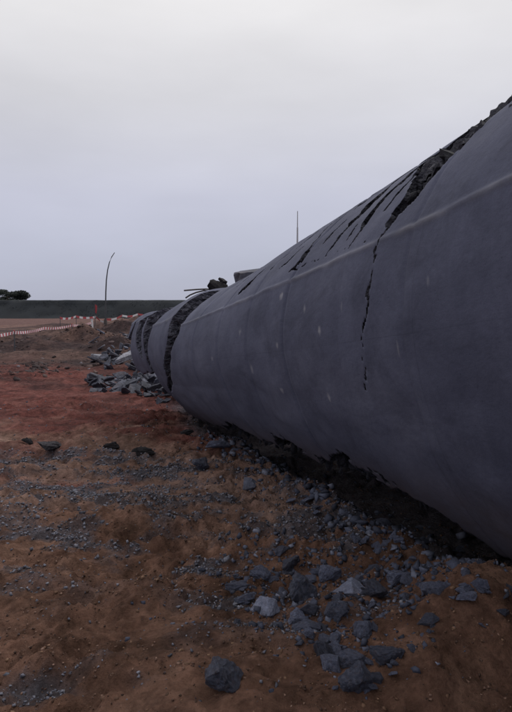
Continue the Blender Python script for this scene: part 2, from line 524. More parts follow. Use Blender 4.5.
# dark crushed-concrete tint painted under the shell to stand in for shade
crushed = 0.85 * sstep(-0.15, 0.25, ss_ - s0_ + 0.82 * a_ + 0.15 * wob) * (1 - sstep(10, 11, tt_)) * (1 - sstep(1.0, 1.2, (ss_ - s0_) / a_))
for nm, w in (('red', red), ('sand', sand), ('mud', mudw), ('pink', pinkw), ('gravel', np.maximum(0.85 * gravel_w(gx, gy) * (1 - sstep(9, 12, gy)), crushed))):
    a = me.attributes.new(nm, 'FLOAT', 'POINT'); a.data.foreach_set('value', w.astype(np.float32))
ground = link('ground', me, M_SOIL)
tag(ground, 'churned red-brown earth of the demolition site', None, kind='structure')

# ------------------------------------------------------------------ fallen chimney: the surface
def shell_point(t, ph, off=0.0, kb=1.0, dz=0.0):
    """point of the crushed shell; the crowns of the two far rings have caved in"""
    a, b, s0, z0 = section(t, kb, dz)
    t = np.asarray(t, float); ph = np.asarray(ph, float)
    cs, sn = np.cos(ph), np.sin(ph)
    ns, nz = -cs / a, sn / b
    ln = np.hypot(ns, nz); ns, nz = ns / ln, nz / ln
    d = ph - SEAM
    o = off + 0.085 * np.maximum(0, 1 - np.abs(d) / 0.5)
    s = s0 - a * cs + ns * o; z = z0 + b * sn + nz * o
    cap = 1.93 - 0.29 * sstep(8.5, 9.0, t) + 0.04 * vnoise(t * 3, ph * 5, 78) + off * 0.6
    soft = 0.09
    zc = -soft * np.logaddexp(-z / soft, -cap / soft)
    z = np.where(kb != 1.0, zc, z)
    return np.stack([AX.x * t + NX.x * s, AX.y * t + NX.y * s, z], -1)


W = 2.2    # metres of wall per radian round the shell


def seg_dist(T, Q, pl):
    """signed distance to a polyline [(t, phi, width)] in metres: distance minus half width"""
    best = np.full(T.shape, 1e9)
    for (t0, p0, w0), (t1, p1, w1) in zip(pl[:-1], pl[1:]):
        ax, ay = t0, p0 * W; bx, by = t1, p1 * W
        dx, dy = bx - ax, by - ay
        L = dx * dx + dy * dy + 1e-12
        k = np.clip(((T - ax) * dx + (Q - ay) * dy) / L, 0, 1)
        d = np.hypot(T - ax - k * dx, Q - ay - k * dy) - 0.5 * (w0 + (w1 - w0) * k)
        best = np.minimum(best, d)
    return best


def build_shell(root, tl, pl, sdf, offf, kb=1.0, dz=0.0, thick=0.2, spots=(), names=('shell', 'loose_slab'), shift=None, minfaces=60):
    tl = np.asarray(tl); pl = np.asarray(pl)
    T, P = np.meshgrid(tl, pl, indexing='ij')
    f = sdf(T, P)
    # snap vertices that lie near a break on to the break line
    e = 0.004
    gt = (sdf(T + e, P) - sdf(T - e, P)) / (2 * e); gw = (sdf(T, P + e / W) - sdf(T, P - e / W)) / (2 * e)
    cell = np.minimum(np.gradient(tl)[:, None] * np.ones_like(P), np.gradient(pl)[None, :] * W * np.ones_like(P))
    g2 = gt * gt + gw * gw + 1e-6
    near = np.abs(f) < 0.6 * cell
    k = np.where(near, -f / np.maximum(g2, 0.3), 0)
    mt = np.clip(k * gt, -0.45 * cell, 0.45 * cell); mw = np.clip(k * gw, -0.45 * cell, 0.45 * cell)
    T2 = T + mt; P2 = P + mw / W
    n0, n1 = T.shape
    fc = 0.25 * (f[:-1, :-1] + f[1:, :-1] + f[1:, 1:] + f[:-1, 1:])
    keep = fc > 0
    lab = np.full(keep.shape, -1, int); comps = []
    kl = keep
    for i0 in range(n0 - 1):
        for j0 in range(n1 - 1):
            if kl[i0, j0] and lab[i0, j0] < 0:
                c = len(comps); cells = []
                dq = deque([(i0, j0)]); lab[i0, j0] = c
                while dq:
                    i, j = dq.popleft(); cells.append((i, j))
                    for a, b in ((i + 1, j), (i - 1, j), (i, j + 1), (i, j - 1)):
                        if 0 <= a < n0 - 1 and 0 <= b < n1 - 1 and kl[a, b] and lab[a, b] < 0:
                            lab[a, b] = c; dq.append((a, b))
                comps.append(cells)
    comps.sort(key=len, reverse=True)
    base = np.array(root.location)
    tilt = random.Random(5)
    for ci, cells in enumerate(comps):
        if len(cells) < minfaces: continue
        cells = np.array(cells)
        quad = np.stack([cells[:, 0] * n1 + cells[:, 1], (cells[:, 0] + 1) * n1 + cells[:, 1], (cells[:, 0] + 1) * n1 + cells[:, 1] + 1, cells[:, 0] * n1 + cells[:, 1] + 1], -1)
        used, inv = np.unique(quad, return_inverse=True)
        quad = inv.reshape(-1, 4)
        t = T2.ravel()[used]; p = P2.ravel()[used]
        off = offf(t, p)
        if ci > 0:   # a loose slab: lifted or sunk and slightly tipped
            off = off + tilt.uniform(-0.03, 0.012) + (t - t.mean()) * tilt.uniform(-0.07, 0.07) + (p - p.mean()) * W * tilt.uniform(-0.03, 0.02)
        v = shell_point(t, p, off, kb, dz)
        mname = names[0] if ci == 0 else names[1]
        # outer skin + inner skin + walls
        vi = shell_point(t, p, off - thick * (1 + 0.12 * vnoise(t * 9, p * 20, 77)), kb, dz)
        nv = len(v)
        ed = {}
        for q in quad:
            for a, b in ((q[0], q[1]), (q[1], q[2]), (q[2], q[3]), (q[3], q[0])):
                if (b, a) in ed: del ed[(b, a)]
                else: ed[(a, b)] = 1
        bd = np.array(list(ed.keys()))
        # broken faces through the wall: layers pushed in and out
        bv, binv = np.unique(bd, return_inverse=True); binv = binv.reshape(-1, 2)
        nb = len(bv); NL = 5; extra = []; walls = []
        prev = bv
        for j in range(1, NL + 1):
            if j < NL:
                fr = j / NL
                js = 0.022 * fbm(t[bv] * 21 + 40 * fr, p[bv] * W * 21 + 13 * fr, 140, 3)
                jp = 0.022 * fbm(t[bv] * 21 - 31 * fr, p[bv] * W * 21 + 57 * fr, 150, 3)
                extra.append(shell_point(t[bv] + js, p[bv] + jp / W, off[bv] - thick * (fr + 0.06 * vnoise(t[bv] * 30, p[bv] * 60, 160 + j)), kb, dz))
                cur = 2 * nv + (j - 1) * nb + np.arange(nb)
            else: cur = bv + nv
            walls.append(np.stack([prev[binv[:, 1]], prev[binv[:, 0]], cur[binv[:, 0]], cur[binv[:, 1]]], -1))
            prev = cur
        walls = np.concatenate(walls); nx_ = (NL - 1) * nb; extra = np.concatenate(extra)
        # interior skin is only kept next to breaks (it can be seen nowhere else)
        isb = np.zeros(nv, bool); isb[bd.ravel()] = True
        for _ in range(6):
            fb = isb[quad].any(1); isb[quad[fb].ravel()] = True
        inner = quad[isb[quad].all(1)][:, ::-1] + nv
        allf = np.concatenate([quad, walls, inner])
        me = mesh_np(mname, np.concatenate([v, vi, extra]) - base, allf)
        sm = np.zeros(len(me.polygons), bool); sm[:len(quad)] = True
        me.polygons.foreach_set('use_smooth', sm)
        mi = np.zeros(len(me.polygons), np.int32); mi[len(quad):] = 1
        me.materials.append(M_CONC); me.materials.append(M_BROKEN)
        me.polygons.foreach_set('material_index', mi)
        tw = np.stack([t, p * W, np.zeros_like(t)], -1)
        a = me.attributes.new('tw', 'FLOAT_VECTOR', 'POINT'); a.data.foreach_set('vector', np.concatenate([tw, tw, np.zeros((nx_, 3))]).astype(np.float32).ravel())
        pale_marks = np.zeros_like(t)
        for (st, sp_, sw, sh, sa) in spots:
            dd = np.hypot((t - st) / sw, (p - sp_) * W / sh) + 0.35 * vnoise(t * 60, p * W * 25, 91)
            pale_marks = np.maximum(pale_marks, sa * (1 - sstep(0.4, 1.0, dd)))
        # thin pale line along the crease
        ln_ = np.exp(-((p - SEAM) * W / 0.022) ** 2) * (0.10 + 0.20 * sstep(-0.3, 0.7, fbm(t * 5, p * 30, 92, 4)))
        pale_marks = np.maximum(pale_marks, ln_)
        a = me.attributes.new('pale_marks', 'FLOAT', 'POINT'); a.data.foreach_set('value', np.concatenate([pale_marks, pale_marks, np.zeros(nx_)]).astype(np.float32))
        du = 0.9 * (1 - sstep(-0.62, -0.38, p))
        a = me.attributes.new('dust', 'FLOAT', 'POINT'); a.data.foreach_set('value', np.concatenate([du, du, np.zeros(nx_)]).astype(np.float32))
        me.update()
        link(mname, me, None, root)


def build_core(root, t0, t1, p0, p1, off, amp, st, sp_, kb=1.0, dz=0.0, seed=0):
    tl = np.arange(t0, t1 + st * 0.5, st); pl = np.arange(p0, p1 + sp_ * 0.5, sp_)
    T, P = np.meshgrid(tl, pl, indexing='ij')
    o = -off + amp * fbm(T * 5, P * W * 5, 70 + seed, 4, 0.6) - amp * 0.8 * np.abs(vnoise(T * 14, P * W * 14, 71 + seed))
    v = shell_point(T + 0.03 * vnoise(T * 20, P * 40, 72 + seed), P, o, kb, dz).reshape(-1, 3) - np.array(root.location)
    n0, n1 = T.shape
    ii, jj = np.meshgrid(np.arange(n0 - 1), np.arange(n1 - 1), indexing='ij')
    F = np.stack([ii * n1 + jj, (ii + 1) * n1 + jj, (ii + 1) * n1 + jj + 1, ii * n1 + jj + 1], -1).reshape(-1, 4)
    me = mesh_np('crushed_core', v, F)
    me.materials.append(M_BROKEN)
    return link('crushed_core', me, None, root)


# ------------------------------------------------------------------ near section
base1 = Vector((AX.x * 3 + NX.x * 3.8, AX.y * 3 + NX.y * 3.8, 0))
sec1 = empty('chimney_section', base1, 'huge near section of fallen grey concrete chimney with split crown along right side', 'chimney section', 'broken sections of the fallen chimney')
CRACKS1 = [
    # the split: wide and ragged over the crown, a hairline low on the side
    [(2.7, 2.0, 0.10), (2.8, 1.5, 0.35), (2.98, 1.1, 0.55), (3.10, 0.85, 0.66), (3.18, 0.68, 0.62), (3.14, 0.566, 0.37), (3.15, 0.495, 0.28), (3.17, 0.43, 0.19), (3.215, 0.395, 0.10), (3.255, 0.36, 0.036), (3.275, 0.28, 0.020), (3.29, 0.18, 0.016), (3.285, 0.11, 0.034), (3.30, 0.06, 0.022), (3.315, -0.01, 0.018), (3.35, -0.10, 0.015), (3.39, -0.17, 0.013), (3.40, -0.23, 0.010)],
    [(3.40, 0.72, 0.09), (3.58, 0.63, 0.075), (3.63, 0.52, 0.055), (3.60, 0.43, 0.045), (3.60, 0.36, 0.022), (3.62, 0.32, 0.009)],
    [(3.40, 0.80, 0.10), (3.80, 0.735, 0.085), (3.87, 0.64, 0.065), (3.86, 0.52, 0.075), (3.88, 0.46, 0.050), (3.95, 0.385, 0.020), (3.98, 0.34, 0.008)],
    [(3.28, 0.315, 0.010), (3.45, 0.322, 0.007), (3.62, 0.318, 0.008), (3.80, 0.335, 0.007), (3.98, 0.335, 0.008), (4.2, 0.345, 0.007), (4.46, 0.35, 0.012)],
    [(3.72, 0.43, 0.020), (3.74, 0.39, 0.012), (3.76, 0.37, 0.006)],
    [(4.3, 1.0, 0.05), (4.46, 0.84, 0.09), (4.60, 0.77, 0.04), (4.54, 0.645, 0.05), (4.50, 0.56, 0.012), (4.40, 0.46, 0.020), (4.39, 0.40, 0.055), (4.44, 0.36, 0.030), (4.52, 0.345, 0.010)],
    [(3.1, 1.0, 0.1), (3.7, 0.98, 0.05), (4.3, 1.0, 0.04)],
    [(3.12, 0.78, 0.46), (2.85, 0.81, 0.56), (2.5, 0.83, 0.58), (2.0, 0.85, 0.46), (1.4, 0.92, 0.20), (1.0, 0.95, 0.02)],
    [(4.95, 0.56, 0.014), (5.02, 0.50, 0.022), (5.10, 0.44, 0.016), (5.20, 0.40, 0.008)],
    [(5.44, 0.435, 0.03), (5.50, 0.405, 0.10), (5.58, 0.37, 0.04)],
    [(5.36, 0.50, 0.012), (5.44, 0.44, 0.03)],
    [(4.02, 0.86, 0.05), (4.12, 0.76, 0.05), (4.18, 0.68, 0.03), (4.20, 0.60, 0.012)],
    [(4.75, 0.84, 0.03), (4.86, 0.76, 0.05), (4.90, 0.70, 0.02)],
    [(5.25, 0.80, 0.03), (5.38, 0.70, 0.05), (5.45, 0.62, 0.02)],
    [(4.66, 0.50, 0.02), (4.72, 0.44, 0.034), (4.78, 0.40, 0.012)],
    [(6.2, 0.72, 0.03), (6.32, 0.62, 0.045), (6.40, 0.54, 0.015)],
    [(3.44, 0.60, 0.03), (3.42, 0.50, 0.026), (3.44, 0.43, 0.012)],
    [(4.10, 0.56, 0.010), (4.14, 0.48, 0.018), (4.16, 0.43, 0.008)],
    [(4.75, 0.66, 0.010), (4.82, 0.58, 0.020), (4.86, 0.52, 0.008)],
    [(5.8, 0.60, 0.012), (5.95, 0.52, 0.016), (6.1, 0.47, 0.006)],
]
JAG = np.array([(-8, -0.92), (2.4, -0.90), (2.9, -0.82), (3.2, -0.70), (3.45, -0.57), (3.7, -0.54), (3.95, -0.50), (4.2, -0.50), (4.4, -0.56), (4.7, -0.58), (4.95, -0.51), (5.2, -0.50), (5.45, -0.56), (5.8, -0.58), (6.2, -0.53), (6.5, -0.52), (6.75, -0.60), (9, -0.72)])


def sdf1(T, P):
    Q = P * W
    jt = T + 0.022 * vnoise(T * 14, Q * 14, 81) + 0.011 * vnoise(T * 45, Q * 45, 82) + 0.03 * vnoise(T * 4, Q * 4, 83)
    jq = Q + 0.014 * vnoise(T * 16, Q * 16, 84) + 0.007 * vnoise(T * 45, Q * 45, 85)
    f = np.full(T.shape, 1e9)
    for c in CRACKS1: f = np.minimum(f, seg_dist(jt, jq, [(a, b, w * (1.0 if b < 0.32 else 1.5 if w < 0.12 else 1.12)) for a, b, w in c]))
    jag = np.interp(T, JAG[:, 0], JAG[:, 1]) * W + (0.075 * fbm(T * 7, Q * 7, 86, 5, 0.65) + 0.05 * np.maximum(0, fbm(T * 3.3, Q * 3.3, 96, 3))) * (0.4 + 0.6 * sstep(2.6, 3.3, T)) + 0.05 * np.maximum(0, vnoise(T * 3.1, Q * 0, 90))
    f = np.minimum(f, jq - jag)
    tend = np.interp(P, (-0.6, -0.35, -0.2, 0.0, 0.2), (8.35, 8.05, 7.72, 7.36, 7.17)) + 0.07 * fbm(T * 1.0, Q * 3, 87, 4) + 0.008 * vnoise(T * 0, Q * 31, 88) + 0.26 * sstep(0.35, 0.9, P)
    return np.minimum(f, tend - T)


def off1(t, p):
    q = p * W
    o = 0.010 * fbm(t * 0.8, q * 0.8, 31, 3) + 0.004 * vnoise(t * 5, q * 5, 32)
    o = o + 0.011 * np.exp(-((p - SEAM) * W / 0.020) ** 2) * (0.9 + 0.3 * fbm(t * 7, q * 3, 33, 3))
    for tj, d in ((4.36, 0.022), (2.2, 0.015), (2.95, 0.010), (5.05, 0.012), (5.75, 0.018), (6.5, 0.014), (1.4, 0.012), (0.6, 0.012), (-0.3, 0.012)):      # construction joints round the shell
        o = o - d * np.exp(-((t - tj - 0.012 * vnoise(q * 2, q * 0, 34)) / 0.016) ** 2)
    # the skin is bruised next to the split and the ragged foot
    o = o - 0.018 * sstep(0.45, 0.9, p) * np.maximum(0, fbm(t * 7, q * 7, 35, 4))
    return o


SPOTS = [(3.81, 0.051, 0.022, 0.034, 0.59), (4.53, -0.188, 0.03, 0.034, 0.51), (4.04, 0.148, 0.018, 0.034, 0.42), (4.45, 0.235, 0.03, 0.034, 0.59), (3.83, -0.206, 0.022, 0.034, 0.51), (4.45, 0.023, 0.025, 0.034, 0.38),
         (5.2, 0.12, 0.03, 0.05, 0.3), (3.0, -0.05, 0.012, 0.05, 0.3), (5.0, -0.08, 0.03, 0.05, 0.35), (2.75, 0.12, 0.015, 0.03, 0.3), (3.55, 0.12, 0.012, 0.05, 0.25), (5.9, 0.0, 0.04, 0.05, 0.25)]
tl1 = np.concatenate([np.arange(-7, 1.6, 0.09), np.arange(1.6, 2.6, 0.03), np.arange(2.6, 4.75, 0.010), np.arange(4.75, 8.45, 0.018)])
pl1 = np.concatenate([np.arange(-0.95, -0.66, 0.02), np.arange(-0.66, -0.36, 0.007), np.arange(-0.36, 0.24, 0.011), np.arange(0.24, 1.06, 0.006), np.arange(1.06, 1.5, 0.02), np.arange(1.5, 4.15, 0.06)])
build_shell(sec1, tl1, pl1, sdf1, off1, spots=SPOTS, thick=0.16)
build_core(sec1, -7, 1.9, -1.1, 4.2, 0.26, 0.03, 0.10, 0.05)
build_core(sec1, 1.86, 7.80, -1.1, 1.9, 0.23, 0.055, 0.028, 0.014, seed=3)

build_core(sec1, 0.9, 3.62, 0.55, 1.5, 0.045, 0.06, 0.014, 0.007, seed=6)

# ---- rock and slab meshes
def rock_mesh(seed, sx=1, sy=1, sz=0.8, npts=16, sub=2, amp=0.05, boxy=0.5):
    r = random.Random(seed)
    bm = bmesh.new()
    for i in range(npts):
        v = Vector((r.gauss(0, 1), r.gauss(0, 1), r.gauss(0, 1))).normalized()
        m = max(abs(v.x), abs(v.y), abs(v.z))
        v = v * ((1 - boxy) + boxy / m) * r.uniform(0.82, 1.05)
        bm.verts.new((v.x * sx * 0.5, v.y * sy * 0.5, v.z * sz * 0.5))
    res = bmesh.ops.convex_hull(bm, input=bm.verts)
    junk = list({g for g in res['geom_interior'] if isinstance(g, bmesh.types.BMVert)} | {g for g in res['geom_unused'] if isinstance(g, bmesh.types.BMVert)})
    if junk: bmesh.ops.delete(bm, geom=junk, context='VERTS')
    bmesh.ops.dissolve_limit(bm, angle_limit=R(14), verts=bm.verts, edges=bm.edges)
    if sub:
        bmesh.ops.bevel(bm, geom=list(bm.edges), offset=0.025 * min(sx, sy, sz), segments=1, affect='EDGES')
        bmesh.ops.triangulate(bm, faces=bm.faces)
        bmesh.ops.subdivide_edges(bm, edges=bm.edges, cuts=sub, use_grid_fill=True)
        off = Vector((seed * 3.7 % 50, seed * 1.3 % 50, 0))
        bm.normal_update()
        for v in bm.verts:
            q = v.co / max(sx, sy)
            k = mnoise.fractal(q * 3.0 + off, 1.0, 2.0, 4) + 0.9 * mnoise.fractal(q * 9.0 + off, 0.8, 2.0, 3)
            v.co += v.normal * (k * amp * min(sx, sy, sz))
    bmesh.ops.triangulate(bm, faces=bm.faces)
    zmin = min(v.co.z for v in bm.verts)
    me = bpy.data.meshes.new('rock'); bm.to_mesh(me); bm.free()
    return me


def slab_mesh(seed, lx, ly, th, rough=0.012, curve=0.0):
    """irregular broken flat piece"""
    r = random.Random(seed)
    k = r.randint(5, 7)
    ang = sorted(r.uniform(0, 2 * math.pi) * 0.35 + 2 * math.pi * i / k for i in range(k))
    ring = []
    for a in ang:
        c, s = math.cos(a), math.sin(a)
        m = max(abs(c), abs(s)); q = r.uniform(0.8, 1.08) / m ** 0.7
        ring.append((c * q * lx / 2, s * q * ly / 2))
    pts = []
    for i in range(k):
        x0, y0 = ring[i]; x1, y1 = ring[(i + 1) % k]
        for s_ in (0, 0.33, 0.66):
            j = 0 if s_ == 0 else 0.05 * min(lx, ly)
            pts.append((x0 + (x1 - x0) * s_ + r.uniform(-j, j), y0 + (y1 - y0) * s_ + r.uniform(-j, j)))
    bm = bmesh.new(); n = len(pts)
    layers = []
    for zi, (z, sc) in enumerate(((0, 0.97), (0.10, 1.0), (0.5, 1.02), (0.9, 1.0), (1.0, 0.97))):
        layers.append([bm.verts.new((x * sc + r.uniform(-rough, rough), y * sc + r.uniform(-rough, rough), (z - 0.5) * th + curve * (x / lx) ** 2 + r.uniform(-rough, rough) * 0.3)) for x, y in pts])
    for a, b in zip(layers[:-1], layers[1:]):
        for i in range(n): bm.faces.new((a[i], a[(i + 1) % n], b[(i + 1) % n], b[i]))
    for ring_, z, flip in ((layers[-1], 0.5 * th, False), (layers[0], -0.5 * th, True)):
        c = bm.verts.new((0, 0, z))
        for i in range(n):
            f = (ring_[i], ring_[(i + 1) % n], c)
            bm.faces.new(f[::-1] if flip else f)
    bmesh.ops.recalc_face_normals(bm, faces=bm.faces)
    me = bpy.data.meshes.new('slab'); bm.to_mesh(me); bm.free()
    return me


def surf_pt(t, p, off=0.0, kb=1.0, dz=0.0):
    return Vector(shell_point(np.array(t, float), np.array(p, float), off, kb, dz).tolist())


def surf_frame(t, p, kb=1.0, dz=0.0):
    o = surf_pt(t, p, 0, kb, dz); a = (surf_pt(t + 0.02, p, 0, kb, dz) - o).normalized()
    n = (surf_pt(t, p, 0.1, kb, dz) - o).normalized(); b = n.cross(a).normalized()
    return Matrix((a, b, n)).transposed()


# chunks of concrete jammed in the split (parts of the section)
rc = random.Random(3)
CH = [rock_mesh(500 + i, 1, rc.uniform(0.6, 1.0), rc.uniform(0.5, 0.8), 15, 1, 0.06) for i in range(8)]
for me in CH: me.materials.append(M_BROKEN)
for i in range(46):
    p = rc.uniform(0.44, 1.15)
    half = float(np.interp(p, (0.44, 0.56, 0.7, 0.9, 1.15), (0.03, 0.09, 0.17, 0.24, 0.24)))
    t = float(np.interp(p, (0.44, 0.56, 0.7, 0.9, 1.15), (3.185, 3.18, 3.19, 3.08, 2.97))) + rc.uniform(-half, half)
    s = rc.uniform(0.04, 0.13) * (0.6 + half * 2.2)
    o = link('concrete_chunk', CH[i % 8], None, sec1)
    o.matrix_local = Matrix.Translation(surf_pt(t, p, rc.uniform(-0.09, -0.04)) - base1) @ Euler((rc.uniform(0, 6), rc.uniform(0, 6), rc.uniform(0, 6))).to_matrix().to_4x4() @ Matrix.Diagonal((s * 1.3, s, s, 1))
for (t, p, s, off) in ((3.20, 0.6, 0.12, -0.05), (3.16, 0.52, 0.10, -0.04)):
    o = link('concrete_chunk', CH[rc.randrange(8)], None, sec1)
    o.matrix_local = Matrix.Translation(surf_pt(t, p, off) - base1) @ Euler((rc.uniform(0, 6), rc.uniform(0, 6), rc.uniform(0, 6))).to_matrix().to_4x4() @ Matrix.Diagonal((s * 1.4, s, s * 0.8, 1))

# crushed pieces still hanging in the ragged foot
for i in range(260):
    t = rc.uniform(2.9, 6.9)
    ph = float(np.interp(t, JAG[:, 0], JAG[:, 1])) - rc.uniform(-0.03, 0.13)
    s = rc.uniform(0.025, 0.10)
    o = link('concrete_chunk', CH[i % 8], None, sec1)
    o.matrix_local = Matrix.Translation(surf_pt(t, ph, rc.uniform(-0.17, -0.03)) - base1) @ Euler((rc.uniform(0, 6), rc.uniform(0, 6), rc.uniform(0, 6))).to_matrix().to_4x4() @ Matrix.Diagonal((s * 1.3, s, s * 0.8, 1))

# ------------------------------------------------------------------ middle section
KB2, DZ2 = 1.07, 0.02
b2 = Vector((AX.x * 8.1 + NX.x * 3.3, AX.y * 8.1 + NX.y * 3.3, 0))
sec2 = empty('chimney_section', b2, 'narrow middle ring of the fallen chimney beyond the wide dark break', 'chimney section', 'broken sections of the fallen chimney')


def sdf2(T, P):
    Q = P * W
    n = 0.035 * fbm(T * 2, Q * 4, 101, 4)
    lo = np.interp(P, (-0.6, -0.35, -0.2, 0.0, 0.2), (8.45, 8.20, 7.95, 7.66, 7.52)) + 1.4 * n + 0.008 * vnoise(T * 0, Q * 31, 89) + 0.20 * sstep(0.3, 1.0, P)
    hi = 8.56 + 0.03 * fbm(T * 2, Q * 4, 105, 4) + 0.05 * np.sin(P * 3)
    f = np.minimum(T - lo, hi - T)
    f = np.minimum(f, Q + 0.62 * W + 0.03 * fbm(T * 8, Q * 8, 106, 3))
    for c in ([(8.5, 0.62, 0.03), (8.2, 0.66, 0.012), (7.95, 0.72, 0.03)],):
        f = np.minimum(f, seg_dist(T + 0.02 * vnoise(T * 12, Q * 12, 107), Q + 0.02 * vnoise(T * 12, Q * 12, 108), c))
    return f


def off2(t, p): return 0.012 * fbm(t * 2, p * 3, 109, 3) + 0.01 * np.exp(-((p - SEAM) * W / 0.03) ** 2)


build_shell(sec2, np.arange(7.5, 8.7, 0.022), np.concatenate([np.arange(-0.75, 1.6, 0.012), np.arange(1.6, 3.9, 0.06)]), sdf2, off2, KB2, DZ2, 0.18, minfaces=80)
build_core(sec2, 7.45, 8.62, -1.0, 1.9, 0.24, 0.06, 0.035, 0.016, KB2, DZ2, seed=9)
# two bars sticking out over the break
q0 = at(206, 289, 8.6); q1 = at(196, 289.5, 8.55); q2 = at(184, 290.5, 8.5)
bar = tube([at(226, 298, 8.6) - b2, at(215, 290, 8.62) - b2, q0 - b2, q1 - b2, q2 - b2], 0.012, 6); link('reinforcing_bar', bar, M_STEEL, sec2)
bar = tube([at(x, y, 8.62) - b2 for x, y in ((224, 299), (213, 291.5), (204, 290.5), (196, 292.5), (190, 295), (185.5, 298))], 0.012, 6); link('reinforcing_bar', bar, M_STEEL, sec2)
for i in range(130):   # rubble packed in the break
    p = rc.uniform(-0.45, 1.0)
    t = float(np.interp(p, (-0.45, -0.2, 0.0, 0.2, 0.4, 1.0), (8.2, 7.83, 7.5, 7.34, 7.36, 7.55))) + rc.uniform(-0.16, 0.16)
    s = rc.uniform(0.03, 0.13)
    o = link('concrete_chunk', CH[i % 8], None, sec2)
    o.matrix_local = Matrix.Translation(surf_pt(t, p, rc.uniform(-0.17, -0.07)) - b2) @ Euler((rc.uniform(0, 6), rc.uniform(0, 6), rc.uniform(0, 6))).to_matrix().to_4x4() @ Matrix.Diagonal((s * 1.3, s, s, 1))

# ------------------------------------------------------------------ far section, collapsed
KB3, DZ3 = 1.16, 0.06
b3 = Vector((AX.x * 9.4 + NX.x * 3.2, AX.y * 9.4 + NX.y * 3.2, 0))
sec3 = empty('chimney_section', b3, 'low collapsed far ring of the fallen chimney with open black gaps', 'chimney section', 'broken sections of the fallen chimney')


def sdf3(T, P):
    Q = P * W
    lo = 8.86 + 0.03 * fbm(T * 2, Q * 4, 111, 4)
    hi = 9.95 + 0.05 * fbm(T * 2, Q * 4, 112, 4)
    f = np.minimum(T - lo, hi - T)
    jt = T + 0.02 * vnoise(T * 10, Q * 10, 113); jq = Q + 0.02 * vnoise(T * 10, Q * 10, 114)
    for c in ([(9.02, 1.0, 0.05), (9.12, 0.75, 0.14), (9.16, 0.5, 0.38), (9.20, 0.25, 0.42), (9.16, 0.02, 0.32), (9.10, -0.12, 0.06)],
              [(9.45, 0.95, 0.03), (9.55, 0.7, 0.06), (9.62, 0.45, 0.05), (9.66, 0.3, 0.02)],
              [(9.70, 0.30, 0.06), (9.85, 0.08, 0.22), (10.0, -0.1, 0.3)]):
        f = np.minimum(f, seg_dist(jt, jq, c))
    return np.minimum(f, Q + 0.28 * W + 0.06 * fbm(T * 5, Q * 5, 115, 3))


build_shell(sec3, np.arange(8.75, 10.15, 0.024), np.concatenate([np.arange(-0.5, 1.6, 0.013), np.arange(1.6, 3.9, 0.07)]), sdf3, off2, KB3, DZ3, 0.16, minfaces=80)
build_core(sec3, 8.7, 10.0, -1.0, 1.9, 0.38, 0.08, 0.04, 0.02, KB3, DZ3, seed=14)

# ------------------------------------------------------------------ rubble resting on the joint
def settle(me, x, y, size, rot, sink=0.2):
    """height so that a turned, scaled mesh rests a little sunk in the ground at x, y"""
    m = Euler(rot).to_matrix()
    zs = [(m @ Vector((v.co.x * size[0], v.co.y * size[1], v.co.z * size[2]))).z for v in me.vertices]
    h = max(zs) - min(zs)
    return gz(x, y) - min(zs) - sink * h


def put(name, me, mat, x, y, size, rot, label, cat, group=None, sink=0.2, z=None):
    if len(me.materials) == 0: me.materials.append(mat)
    zz = settle(me, x, y, size, rot, sink) if z is None else z
    o = link(name, me, None, None, (x, y, zz), rot, size)
    return tag(o, label, cat, group)


me = rock_mesh(71, 1.25, 0.8, 0.8, 15, 3, 0.07)
P = at(217, 284, 8.35)
put('concrete_chunk', me, M_LUMP, P.x, P.y, (0.32, 0.28, 0.36), (0.2, 0.1, 0.5), 'dark jagged concrete lump perched on top of the wide break', 'rubble', z=P.z - 0.09)
me = rock_mesh(72, 1.1, 0.8, 0.8, 14, 3, 0.07)
P = at(222, 281.5, 8.45)
put('concrete_chunk', me, M_LUMP, P.x, P.y, (0.17, 0.17, 0.14), (0.5, 0.3, 1.5), 'small black concrete lump, topmost piece over the wide break', 'rubble', z=P.z - 0.01)
me = slab_mesh(73, 0.88, 0.62, 0.34, 0.012)
P = at(263, 277, 8.3)
put('slab_fragment', me, M_SLAB, P.x, P.y, (1, 1, 1), (0.10, -0.16, 0.3), 'grey broken slab jutting up behind the crown of the near chimney section', 'slab', z=P.z - 0.06)

